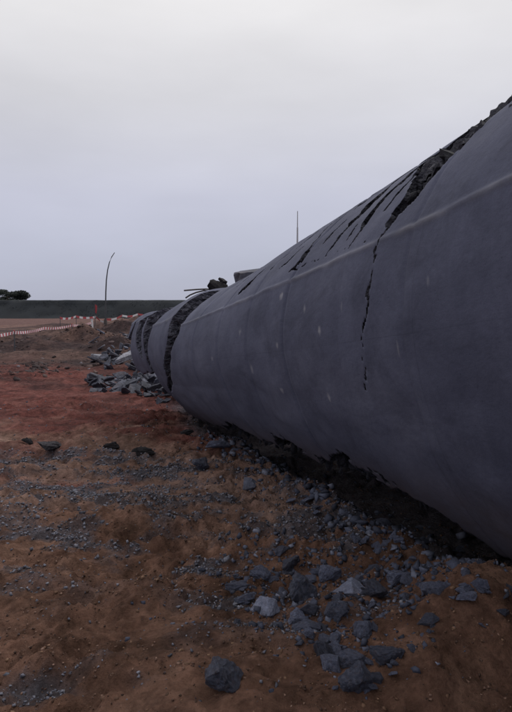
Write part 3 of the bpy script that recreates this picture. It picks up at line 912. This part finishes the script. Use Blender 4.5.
# ------------------------------------------------------------------ foreground rubble: the pieces one can name
BIG = [  # px, py of base, width px, height px, kind, label
    (222, 690, 42, 34, 'r', 'large rough blue-grey chunk alone at the bottom edge of the picture'),
    (355, 690, 36, 30, 'r', 'knobbly grey chunk nearest the bottom in the main rubble spill'),
    (386, 664, 32, 20, 's', 'flat oblong grey block at the right front of the rubble spill'),
    (351, 668, 30, 20, 's', 'low broad grey block wedged behind the nearest knobbly chunk'),
    (327, 658, 27, 27, 'r', 'upright pale-streaked chunk at the left front of the rubble spill'),
    (353, 598, 36, 34, 'f', 'broad pale flat-faced block, brightest piece of the rubble spill'),
    (303, 602, 31, 28, 'r', 'squarish speckled grey block left of the pale flat-faced block'),
    (267, 613, 28, 20, 'f', 'wedge-shaped grey chunk on bare earth left of the rubble spill'),
    (363, 636, 22, 22, 'r', 'pointed grey chunk standing in the middle of the rubble spill'),
    (337, 618, 26, 20, 'r', 'rounded dark chunk just below the pale flat-faced block'),
    (307, 632, 28, 16, 's', 'low dark flat piece left of the rounded dark chunk'),
    (238, 592, 26, 12, 's', 'long low grey piece half buried left of the squarish block'),
    (246, 484, 22, 15, 'f', 'pale tilted slab lying alone in front of the chimney foot'),
    (200, 470, 22, 12, 'r', 'dark lump left of the pale tilted slab'),
    (217, 456, 26, 9, 's', 'thin dark slab lying near the chimney foot behind the dark lump'),
    (402, 582, 26, 18, 'r', 'dim grey chunk under the chimney overhang right of the pale block'),
    (375, 598, 24, 18, 'r', 'dark chunk touching the right side of the pale flat-faced block'),
    (290, 572, 24, 18, 'r', 'grey chunk at the back of the rubble spill'),
    (236, 625, 10, 8, 'r', 'tiny single grey stone on bare brown earth below the wedge-shaped chunk'),
    (433, 596, 26, 18, 'r', 'almost black chunk deepest under the chimney overhang'),
    (330, 578, 22, 17, 'r', 'angular chunk behind the pale flat-faced block'),
    (262, 582, 22, 18, 'r', 'dark chunk behind the wedge-shaped chunk'),
    (320, 570, 20, 14, 's', 'flat piece at the far end of the main rubble spill'),
]
for i, (px, py, w, h, k, lab) in enumerate(BIG):
    P = gpz(px, py)
    d = P.y
    wm = w / FPX * d * 1.15; hm = h / FPX * d * 1.1
    ra = random.Random(900 + i)
    if k == 'r':
        me = rock_mesh(300 + i, 1.0, 0.95, 0.95, 14, 5, 0.055, 0.6)
        rot = (ra.uniform(-.3, .3), ra.uniform(-.3, .3), ra.uniform(0, 6)); sz = (wm, wm * 0.9, hm * 1.0)
    elif k == 's':
        me = rock_mesh(300 + i, 1.0, 0.9, 0.9, 16, 5, 0.045, 0.95)
        rot = (ra.uniform(-.15, .15), ra.uniform(-.15, .15), ra.uniform(-.4, .4)); sz = (wm, wm * 0.7, hm * 0.85)
    else:
        me = rock_mesh(300 + i, 1.0, 0.9, 0.8, 11, 5, 0.032, 0.8)
        rot = (R(20), ra.uniform(-.25, .25), ra.uniform(-.6, .6)); sz = (wm, wm * 0.9, hm * 0.75)
    me.materials.append(M_FACE if k == 'f' else M_ROCK)
    put('concrete_chunk', me, M_ROCK, P.x, P.y + wm * 0.2, sz, rot, lab, 'rubble', 'rubble pieces on the foreground earth', 0.27)

# dark flat lumps on the red earth
for i, (px, py, w, h, lab) in enumerate((
        (45, 453, 34, 11, 'long dark low lump on the red earth, largest at far left'),
        (24, 446, 13, 8, 'small pale-topped dark lump left of the long dark lump'),
        (141, 456, 26, 9, 'dark low lump on red earth in the middle distance, right of a pair'),
        (110, 447, 20, 8, 'dark low lump on red earth, left of a pair in middle distance'),
        (146, 436, 12, 6, 'small dark lump behind the pair on red earth'),
        (186, 436, 18, 7, 'dark thin piece on red earth close to the chimney foot'))):
    P = gpz(px, py); wm = w / FPX * P.y; hm = h / FPX * P.y
    me = rock_mesh(640 + i, 1, 0.9, 0.9, 16, 3, 0.10, 0.4); me.materials.append(M_LUMP)
    put('earth_lump', me, M_LUMP, P.x, P.y + 0.1, (wm, wm * 0.6, hm * 1.15), (0.05, 0.03, 0.2 * i), lab, 'lump', 'dark lumps on the red earth', 0.15)

# small rubble of the spill: alike pieces
SMALL = [rock_mesh(700 + i, 1, rnd.uniform(0.7, 1.0), rnd.uniform(0.5, 0.9), 12, 2, 0.06, 0.55) for i in range(16)]
for me in SMALL: me.materials.append(M_ROCK)


def scatter(n, poly_px, smin, smax, name, label, cat, group, seed, sink=0.32, meshes=SMALL, flat=1.0):
    r = random.Random(seed)
    xs_ = [p[0] for p in poly_px]; ys_ = [p[1] for p in poly_px]
    k = 0; tries = 0
    while k < n and tries < n * 60:
        tries += 1
        x, y = r.uniform(min(xs_), max(xs_)), r.uniform(min(ys_), max(ys_))
        c = False; j = len(poly_px) - 1
        for i in range(len(poly_px)):
            xi, yi = poly_px[i]; xj, yj = poly_px[j]
            if (yi > y) != (yj > y) and x < (xj - xi) * (y - yi) / (yj - yi) + xi: c = not c
            j = i
        if not c: continue
        P = gpz(x, y)
        s = smin * (smax / smin) ** (r.random() ** 1.6)
        rot = (r.uniform(-.5, .5), r.uniform(-.5, .5), r.uniform(0, 6.28)) if flat >= 1 else (r.uniform(-.25, .25), r.uniform(-.25, .25), r.uniform(0, 6.28))
        put(name, meshes[r.randrange(len(meshes))], M_ROCK, P.x, P.y, (s, s * r.uniform(.7, 1), s * r.uniform(.45, .8) * flat), rot, label, cat, group, sink)
        k += 1


scatter(110, [(225, 580), (255, 550), (320, 525), (400, 545), (450, 590), (430, 640), (395, 680), (340, 705), (320, 650), (285, 625), (245, 605)], 0.035, 0.14, 'rubble_piece', 'one of the small blue-grey pieces between the larger chunks of the foreground spill', 'rubble', 'small pieces of the foreground spill', 21)
scatter(60, [(205, 445), (235, 440), (300, 480), (350, 505), (400, 535), (380, 545), (330, 525), (280, 500), (235, 472)], 0.04, 0.17, 'rubble_piece', 'one of the small dark pieces along the foot of the near chimney section', 'rubble', 'small pieces along the chimney foot', 22)

scatter(60, [(345, 512), (400, 515), (470, 545), (530, 590), (500, 610), (440, 585), (390, 560)], 0.04, 0.13, 'rubble_piece', 'one of the dark pieces in the deep shade under the chimney overhang', 'rubble', 'pieces under the chimney overhang', 23)

# ------------------------------------------------------------------ heaps of slabs by the breaks
SLABS = [slab_mesh(800 + i, rnd.uniform(0.75, 1.1), rnd.uniform(0.45, 0.8), rnd.uniform(0.06, 0.13), 0.014, rnd.uniform(-.08, .08)) for i in range(10)]
for me in SLABS: me.materials.append(M_SLAB)
PALES = [slab_mesh(850 + i, 1.0, 0.6, 0.14, 0.01) for i in range(3)]
for me in PALES: me.materials.append(M_PALE)
r8 = random.Random(8)


def heap(n, fn, smin, smax, label, group, hmax, meshes=SLABS):
    for i in range(n):
        P, hh = fn(r8)
        s = r8.uniform(smin, smax)
        me = meshes[r8.randrange(len(meshes))]
        rot = (r8.gauss(0, .5), r8.gauss(0, .5), r8.uniform(0, 6.28))
        z = gz(P.x, P.y) + hh * hmax + 0.03
        put('slab_fragment', me, M_SLAB, P.x, P.y, (s, s, s * r8.uniform(.7, 1.2)), rot, label, 'slab', group, z=z)


def near_heap(r):
    while True:
        u, v = r.random(), r.random()
        px = 86 + 104 * u; py = 376 + 28 * v
        # a long low tongue, pointed at its left end
        mid = 385 + 8 * u; half = 3 + 13 * u ** 0.7
        if abs(py - mid) < half:
            return gp(px, py), max(0, 1 - abs(py - mid) / half) * (0.2 + 0.8 * u) * r.random()


heap(210, near_heap, 0.10, 0.42, 'grey broken slab in the long low heap at the foot of the wide break', 'slabs of the near heap', 0.38)


def far_heap(r):
    px = 92 + 60 * r.random() ** 0.7; py = r.uniform(342, 369 + 10 * max(0, (px - 125) / 27))
    P = gp(px, py)
    return P, r.random() * (0.3 + 0.7 * max(0, px - 96) / 54)


heap(130, far_heap, 0.15, 0.58, 'grey broken slab in the scattered heap left of the collapsed far ring', 'slabs of the far heap', 0.42)
for i, (px, py, w, rot, lab) in enumerate((
        (130, 368, 0.90, (0.25, -0.30, 0.35), 'pale slab leaning at the foot of the collapsed far ring, left of a pair'),
        (146, 371, 0.70, (0.30, 0.2, -0.2), 'pale slab leaning at the foot of the collapsed far ring, right of a pair'),
        (106, 361, 1.0, (0.08, 0.02, 0.1), 'long pale flat slab lying farthest left in the far heap'))):
    P = gp(px, py)
    put('slab_fragment', PALES[i], M_PALE, P.x, P.y, (w, w, w), rot, lab, 'slab', None, z=gz(P.x, P.y) + 0.10 + (0.22 if i < 2 else 0.06))
for i, (px, py, dz_, w, rot, lab) in enumerate((
        (160, 388, 0.22, 0.75, (0.5, 0.45, 0.4), 'dark slab tilted up at the right end of the long low heap'),
        (150, 379, 0.28, 0.8, (0.7, -0.3, 1.2), 'dark slab tilted up on the back of the long low heap'),
        (122, 391, 0.14, 0.7, (0.25, -0.35, 0.2), 'dark slab lying on the front of the long low heap'),
        (104, 384, 0.10, 0.75, (0.15, 0.3, 0.1), 'dark slab lying near the pointed left end of the long low heap'),
        (175, 394, 0.22, 0.6, (0.6, 0.3, 2.0), 'dark slab jammed against the foot of the near chimney section'),
        (141, 354, 0.45, 0.6, (0.9, 0.2, 0.9), 'upright pale slab against the left side of the collapsed far ring'),
        (128, 343, 0.3, 0.8, (0.2, 0.3, 0.4), 'dark slab lying behind the collapsed far ring'))):
    P = gp(px, py)
    put('slab_fragment', PALES[1] if 'upright' in lab else SLABS[i], M_SLAB, P.x, P.y, (w, w, w), rot, lab, 'slab', None, z=gz(P.x, P.y) + dz_)

# ------------------------------------------------------------------ gravel and clods (uncounted)
def stones(name, pts, sizes, mat, seed, flat=0.7, shade=None, sharp=False):
    ico = bmesh.new()
    if sharp:
        bmesh.ops.create_cube(ico, size=0.72); bmesh.ops.triangulate(ico, faces=ico.faces)
    else: bmesh.ops.create_icosphere(ico, subdivisions=1, radius=0.5)
    bv = np.array([v.co[:] for v in ico.verts]); ico.verts.index_update()
    bf = np.array([[v.index for v in f.verts] for f in ico.faces]); ico.free()
    bf = bf.astype(np.int32)
    g = np.random.default_rng(seed)
    n = len(pts); m = len(bv)
    v = bv[None] * (1 + g.uniform(-0.45, 0.40, (n, m, 1)))
    if sharp: v = v + g.uniform(-0.16, 0.16, (n, m, 3))
    v = v * np.stack([g.uniform(.7, 1.3, n), g.uniform(.6, 1.1, n), g.uniform(.5, .95, n) * flat / 0.7], -1)[:, None, :]
    a = g.uniform(0, 6.283, n); c, s = np.cos(a)[:, None], np.sin(a)[:, None]
    b = g.uniform(-1.2, 1.2, n) if sharp else g.uniform(-.5, .5, n); cb, sb = np.cos(b)[:, None], np.sin(b)[:, None]
    x, y, z = v[..., 0], v[..., 1], v[..., 2]
    y, z = y * cb - z * sb, y * sb + z * cb
    v = np.stack([x * c - y * s, x * s + y * c, z], -1) * sizes[:, None, None]
    v = v + pts[:, None, :]
    F = (bf[None] + (np.arange(n) * m)[:, None, None]).reshape(-1, 3)
    me = mesh_np(name, v.reshape(-1, 3), F)
    sh = np.repeat(g.random(n) if shade is None else shade, m)
    at_ = me.attributes.new('shade', 'FLOAT', 'POINT'); at_.data.foreach_set('value', sh.astype(np.float32))
    me.materials.append(mat)
    return link(name, me)


M_GRAVEL = stones_mat('blue_grey_gravel', [(0, (0.05, 0.052, 0.068)), (0.5, (0.105, 0.108, 0.14)), (0.85, (0.15, 0.153, 0.19)), (1, (0.21, 0.21, 0.25))])
M_CLOD = stones_mat('soil_clods', [(0, (0.050, 0.027, 0.018)), (0.6, (0.12, 0.066, 0.042)), (1, (0.19, 0.115, 0.075))])
g = np.random.default_rng(4)
N = 330000
x = g.uniform(-4.2, 2.2, N); y = g.uniform(1.6, 10.5, N)
keep = g.random(N) < (gravel_w(x, y) ** 1.1 * 0.55 + 0.010)
keep &= (np.abs(x) < y * 0.55 + 0.6)
x, y = x[keep], y[keep]
sz = (0.006 + 0.020 * g.random(len(x)) ** 2.6) * np.interp(y, (2, 4, 9), (0.8, 1.0, 1.25))
sz[g.random(len(x)) < 0.015] *= 1.7
gravel = stones('gravel', np.stack([x, y, ground_z(x, y) + sz * 0.12], -1), sz, M_GRAVEL, 5, sharp=True)
tag(gravel, 'blue-grey gravel strewn in streaks over the foreground earth', 'gravel', kind='stuff')
M_CHIP = stones_mat('crushed_concrete_chips', [(0, (0.022, 0.025, 0.040)), (0.5, (0.050, 0.057, 0.090)), (0.9, (0.090, 0.10, 0.145)), (1, (0.15, 0.16, 0.215))])
cx, cy = [], []
for px, py, rx, ry, k in ((330, 590, 0.62, 0.60, 700), (300, 560, 0.55, 0.55, 700), (345, 650, 0.30, 0.30, 220), (270, 590, 0.30, 0.30, 160), (400, 580, 0.40, 0.5, 350), (250, 480, 0.5, 0.7, 160), (330, 520, 0.5, 0.8, 260)):
    c = gp(px, py); cx.append(c.x + rx * g.normal(size=k) * 0.6); cy.append(c.y + ry * g.normal(size=k) * 0.6)
tt_ = g.uniform(2.6, 7.6, 2200)
a_, b_, s0_, z0_ = section(tt_)
ss_ = s0_ - 0.86 * a_ + np.abs(g.normal(size=2200)) * 0.36 + g.uniform(-0.22, 0.12, 2200)
cx.append(AXX * tt_ + NXX * ss_); cy.append(AXY * tt_ + NXY * ss_)
x = np.concatenate(cx); y = np.concatenate(cy)
sz = 0.008 + 0.040 * g.random(len(x)) ** 3.5
sz[-2200:] = 0.010 + 0.08 * g.random(2200) ** 4.0
chips = stones('concrete_chips', np.stack([x, y, ground_z(x, y) + sz * 0.02], -1), sz, M_CHIP, 9, 0.75, sharp=True)
tag(chips, 'dark chips and crumbs of crushed concrete under and beside the chimney', 'rubble', kind='stuff')
N = 60000
x = g.uniform(-3.2, 2.4, N); y = 1.7 + 8.5 * g.random(N) ** 1.5
keep = (g.random(N) < 0.10 + 0.5 * sstep(0.0, 0.7, fbm(x * 2.2, y * 3.0, 120, 3))) & (np.abs(x) < y * 0.55 + 0.6)
x, y = x[keep], y[keep]
sz = 0.005 + 0.022 * g.random(len(x)) ** 3.5
clods = stones('soil_clods', np.stack([x, y, ground_z(x, y) - sz * 0.08], -1), sz, M_CLOD, 6, 0.75)
tag(clods, 'loose crumbs and clods of brown earth on the foreground ground', 'soil', kind='stuff')

N = 52000
x = g.uniform(-2.6, 2.2, N); y = 1.8 + 5.2 * g.random(N) ** 1.3
keep = (g.random(N) < 0.12 + 0.6 * sstep(-0.2, 0.6, fbm(x * 3.1, y * 4.0, 123, 4))) & (np.abs(x) < y * 0.5 + 0.35)
x, y = x[keep], y[keep]
sz = 0.003 + 0.011 * g.random(len(x)) ** 2.5
M_GRIT = stones_mat('soil_grit', [(0, (0.030, 0.017, 0.013)), (0.55, (0.10, 0.056, 0.042)), (0.9, (0.19, 0.115, 0.086)), (1, (0.23, 0.15, 0.12))])
grit = stones('soil_grit', np.stack([x, y, ground_z(x, y) + sz * 0.1], -1), sz, M_GRIT, 8, 0.8, sharp=True)
tag(grit, 'fine sharp grit scattered over the foreground sand', 'grit', kind='stuff')
N = 16000
x = g.uniform(-17, -1.5, N); y = 13 + 30 * g.random(N)
keep = (g.random(N) < 0.15 + 0.85 * sstep(-0.1, 0.5, fbm(x * 0.5, y * 0.5, 121, 3))) & (NXX * x + NXY * y < 1.0)
x, y = x[keep], y[keep]
sz = 0.03 + 0.20 * g.random(len(x)) ** 4
M_MUD = stones_mat('mud_clods', [(0, (0.022, 0.015, 0.017)), (0.6, (0.050, 0.033, 0.034)), (0.9, (0.095, 0.062, 0.058)), (1, (0.13, 0.125, 0.15))])
mud = stones('mud_clods', np.stack([x, y, ground_z(x, y) - sz * 0.1], -1), sz, M_MUD, 7, 0.6, sharp=True)
tag(mud, 'dark churned clods of mud beyond the red earth', 'mud', kind='stuff')

# ------------------------------------------------------------------ barrier tape and stakes
def tape(name, pts, width, period, label, sag=0.10):
    V = []; F = []; MI = []
    seg = []
    for a, b in zip(pts[:-1], pts[1:]):
        L = (b - a).length; n = max(2, int(round(L / (period / 2))))
        for i in range(n):
            k = i / n
            p = a.lerp(b, k); p.z -= sag * 4 * k * (1 - k)
            seg.append(p)
    seg.append(pts[-1])
    for i, p in enumerate(seg):
        tw = 0.35 * math.sin(i * 0.37)
        nrm = Vector((math.sin(tw) * 0.3, math.sin(tw) * 0.8, 0))
        for s in (-0.5, 0.5):
            V.append(p + Vector((0, 0, s * width * math.cos(tw))) + nrm * (s * width))
        if i:
            F.append((2 * i - 2, 2 * i, 2 * i + 1, 2 * i - 1)); MI.append(i % 2)
    me = bpy.data.meshes.new(name); me.from_pydata(V, [], F); me.update()
    me.materials.append(M_WHITE); me.materials.append(M_RED)
    me.polygons.foreach_set('material_index', np.array(MI, np.int32))
    o = link(name, me)
    md = o.modifiers.new('thickness', 'SOLIDIFY'); md.thickness = 0.004
    return tag(o, label, 'barrier tape', 'red and white barrier tapes')


T1 = [(-22, 335.5, 18), (14, 332.5, 21.5), (44, 328.2, 26), (72, 325.4, 30), (92, 322.5, 34)]
T2 = [(60, 318, 42), (76, 316.4, 44), (96, 316.8, 46), (104, 322, 46)]
T3 = [(106, 319.5, 46), (122, 315.6, 46), (138, 314.2, 46), (156, 313.6, 46)]
tp1 = [at(*p) for p in T1]; tp2 = [at(*p) for p in T2]; tp3 = [at(*p) for p in T3]
tape('barrier_tape', tp1, 0.11, 0.32, 'red and white barrier tape sweeping in from the left edge', 0.06)
tape('barrier_tape', tp2, 0.15, 0.75, 'red and white barrier tape strung behind the red flag', 0.10)
tape('barrier_tape', tp3, 0.15, 0.95, 'red and white barrier tape running right towards the far ring', 0.12)


def stake(P, label, top=0.06, r=0.022):
    z0 = gz(P.x, P.y)
    e = empty('barrier_stake', (P.x, P.y, z0 - 0.02), label, 'stake', 'stakes that carry the barrier tape')
    h = P.z - z0 + top
    me = tube([(0, 0, 0), (0.01, 0, h * 0.5), (0.0, 0.01, h)], [r, r, r * 0.9], 7)
    link('post', me, M_WHITE if r > 0.03 else M_POLE, e)
    link('cap', tube([(0, 0.01, h), (0, 0.01, h + 0.05)], [r * 1.4, r * 1.2], 7), M_RED, e)
    return e


stake(tp1[1], 'thin dark stake holding the left end of the near barrier tape')
stake(tp1[3], 'thin dark stake holding the near barrier tape, next to the pale bank')
stake(tp1[4], 'thick white stake where the near barrier tape turns', 0.25, 0.07)
stake(tp2[0], 'dark stake at the left end of the tape behind the red flag')
stake(tp2[1], 'dark stake under the white blocks of the tape behind the red flag')
stake(tp3[1], 'dark stake left of a pair carrying the tape towards the far ring')
stake(tp3[2], 'dark stake right of a pair carrying the tape towards the far ring')

# red flag on its post
P = at(95, 322, 40); z0 = gz(P.x, P.y)
e = empty('flag_post', (P.x, P.y, z0 - 0.02), 'drooping red flag on a thin post among the barrier tapes', 'flag')
htop = at(95, 303.5, 40).z - z0
link('post', tube([(0, 0, 0), (0.01, 0, htop * 0.5), (0, 0, htop)], 0.025, 7), M_POLE, e)
V = []; F = []
for i in range(9):
    for j in range(5):
        u = j / 4; v = i / 8
        V.append((0.02 + 0.13 * u * (1 - 0.4 * v), 0.06 * math.sin(u * 7 + v * 2) * u, htop - 0.03 - 0.55 * v - 0.10 * u * u))
for i in range(8):
    for j in range(4):
        F.append((i * 5 + j, i * 5 + j + 1, (i + 1) * 5 + j + 1, (i + 1) * 5 + j))
me = bpy.data.meshes.new('flag'); me.from_pydata(V, [], F); me.update()
f = link('flag', me, M_RED, e); md = f.modifiers.new('thickness', 'SOLIDIFY'); md.thickness = 0.006

# tall bent pole
d = 40
P = at(105.5, 326, d); z0 = gz(P.x, P.y)
e = empty('bent_pole', (P.x, P.y, z0 - 0.05), 'tall thin dark pole bending over at its tip like a whip', 'pole')
pp = [at(x, y, d) for x, y in ((105.5, 318), (105.6, 305), (105.8, 292), (106.4, 280), (107.6, 270), (109.4, 262.5), (111.6, 257), (114.6, 252.5))]
pp = [Vector((P.x, P.y, z0 - 0.05))] + pp
pts = [p - Vector((P.x, P.y, z0 - 0.05)) for p in pp]
me = tube(pts, [0.05, 0.048, 0.046, 0.044, 0.04, 0.036, 0.033, 0.03, 0.024], 8); smooth(me)
link('rod', me, M_POLE, e)
link('socket', tube([(0, 0, 0), (0, 0, 0.35)], [0.12, 0.10], 10), M_STEEL, e)

# pale mast far behind the chimney
d = 70
P = at(297, 320, d)
e = empty('mast', (P.x, P.y, 0), 'thin pale mast standing far behind the crown of the chimney', 'mast')
H = at(297, 211, d).z
link('pole', tube([(0, 0, 0), (0, 0, H * 0.72), (0, 0, H * 0.86)], [0.16, 0.10, 0.085], 10), M_MAST, e)
link('rod', tube([(0, 0, H * 0.85), (0, 0, H)], [0.06, 0.045], 8), M_MAST, e)
link('base_plate', tube([(0, 0, 0), (0, 0, 0.08)], [0.4, 0.4], 8), M_STEEL, e)

# pale plank leaning in the mud
d = 24
a, b = at(77, 354, d), at(106, 341.5, d)
e0 = (a + b) / 2
V = []
dirv = (b - a); L = dirv.length
me = bpy.data.meshes.new('plank')
bm = bmesh.new(); bmesh.ops.create_cube(bm, size=1.0)
bmesh.ops.scale(bm, vec=(L, 0.16, 0.05), verts=bm.verts)
bmesh.ops.subdivide_edges(bm, edges=[e_ for e_ in bm.edges if abs((e_.verts[0].co - e_.verts[1].co).x) > 0.5], cuts=6)
for v in bm.verts:
    v.co.y += 0.02 * math.sin(v.co.x * 3); v.co.z += 0.05 * (v.co.x / L) ** 2 + rnd.uniform(-.004, .004)
bmesh.ops.bevel(bm, geom=list(bm.edges), offset=0.006, segments=1, affect='EDGES')
bm.to_mesh(me); bm.free()
o = link('plank', me, M_WOOD, None, e0, dirv.to_track_quat('X', 'Z').to_euler())
tag(o, 'pale timber plank leaning on the dark mud below the bent pole', 'plank')

# ------------------------------------------------------------------ embankment, scrub, trees
bx = np.linspace(-260, 220, 500)
prof = [(146, -0.3), (147, 0.0), (148.2, 1.1), (149.5, 2.5), (150.6, 3.7), (151.4, 4.45), (152.2, 4.62), (160, 4.62), (168, 3.0), (176, -0.3)]
V = np.zeros((len(bx), len(prof), 3))
for k, (py, pz) in enumerate(prof):
    V[:, k, 0] = bx
    V[:, k, 1] = py + 0.5 * vnoise(bx * 0.3, bx * 0 + k * 2.3, 131)
    V[:, k, 2] = pz + (0.15 if 1 < k < 6 else 0.04) * fbm(bx * 0.5, bx * 0 + k * 1.7, 132, 3)
n1 = len(prof)
ii, jj = np.meshgrid(np.arange(len(bx) - 1), np.arange(n1 - 1), indexing='ij')
F = np.stack([ii * n1 + jj, (ii + 1) * n1 + jj, (ii + 1) * n1 + jj + 1, ii * n1 + jj + 1], -1).reshape(-1, 4)
me = mesh_np('embankment', V.reshape(-1, 3), F); smooth(me)
tag(link('embankment', me, M_SCRUB), 'long level-topped dark green embankment closing the horizon', None, kind='structure')


def leaf_mesh(name, pts, size, seed, squash=1.0):
    g = np.random.default_rng(seed)
    n = len(pts)
    a = g.normal(size=(n, 3)); a /= np.linalg.norm(a, axis=1)[:, None]
    b = np.cross(a, g.normal(size=(n, 3))); b /= np.linalg.norm(b, axis=1)[:, None]
    s = (size * g.uniform(0.5, 1.3, n))[:, None]
    q = np.stack([pts - a * s, pts - b * s * 0.55, pts + a * s, pts + b * s * 0.55], 1)
    return mesh_np(name, q.reshape(-1, 3), np.arange(n * 4, dtype=np.int32).reshape(-1, 4))


g = np.random.default_rng(12)
n = 9000
xx = g.uniform(-130, 40, n); k = g.random(n)
yy = np.interp(k, (0, 1), (147, 151.6)); zz = np.interp(yy, [p[0] for p in prof], [p[1] for p in prof]) + 0.04
me = leaf_mesh('scrub', np.stack([xx, yy, zz], -1), 0.11, 13); me.materials.append(M_SCRUB)
tag(link('scrub', me), 'low dark scrub covering the face of the far embankment', 'scrub', kind='stuff')


def tree(name, P, top, rx, label, seed, cat='tree', low=0.9, nleaf=7000, group=None):
    g = np.random.default_rng(seed); r = random.Random(seed)
    e = empty(name, P, label, cat, group)
    zc = low + (top - low) * 0.5
    limbs = []
    link('trunk', tube([(0, 0, -0.2), (0.1, 0, low * 0.8 + 0.2), (0.05, 0.1, zc), (0.2, 0.1, zc + (top - zc) * 0.5)], [0.26, 0.2, 0.14, 0.05], 8), M_BARK, e)
    for i in range(5):
        a = r.uniform(0, 6.28); z = r.uniform(low * 0.8, zc)
        link('limb', tube([(0.05, 0, z), (0.35 * rx * math.cos(a), 0.35 * rx * math.sin(a), z + 0.6), (0.65 * rx * math.cos(a), 0.65 * rx * math.sin(a), z + 1.0)], [0.1, 0.07, 0.03], 6), M_BARK, e)
    pts = []
    for i in range(26):
        a = r.uniform(0, 6.28); q = math.sqrt(r.random()) * 0.82; v = r.uniform(-0.85, 0.8)
        w = math.sqrt(max(0.05, 1 - max(0, v) ** 2 * 0.9))
        c = np.array([rx * q * w * math.cos(a), rx * q * w * math.sin(a), zc + (top - low) * 0.5 * v])
        rad = r.uniform(0.18, 0.32) * rx
        m = nleaf // 26
        d = g.normal(size=(m, 3)); d /= np.linalg.norm(d, axis=1)[:, None]
        p_ = c + d * (rad * g.random(m)[:, None] ** 0.5) * np.array([1, 1, 0.6])
        pts.append(p_)
    pts = np.concatenate(pts); pts = pts[(pts[:, 2] < top) & (pts[:, 2] > 0.1)]
    me = leaf_mesh('crown', pts, 0.22, seed + 1); me.materials.append(M_LEAF)
    link('crown', me, None, e)
    return e


def gpt(px, d): return Vector(((px - 256) / FPX * d, d, 0))


tree('broad_tree', gpt(8, 166), at(10, 289.5, 166).z, 6.2, 'broad round-topped dark tree rising above the embankment at far left', 41, nleaf=16000, low=3.6)
tree('broad_tree', gpt(-24, 170), at(0, 293, 170).z, 6.2, 'dark tree cut off by the left edge of the picture', 43, low=3.6)
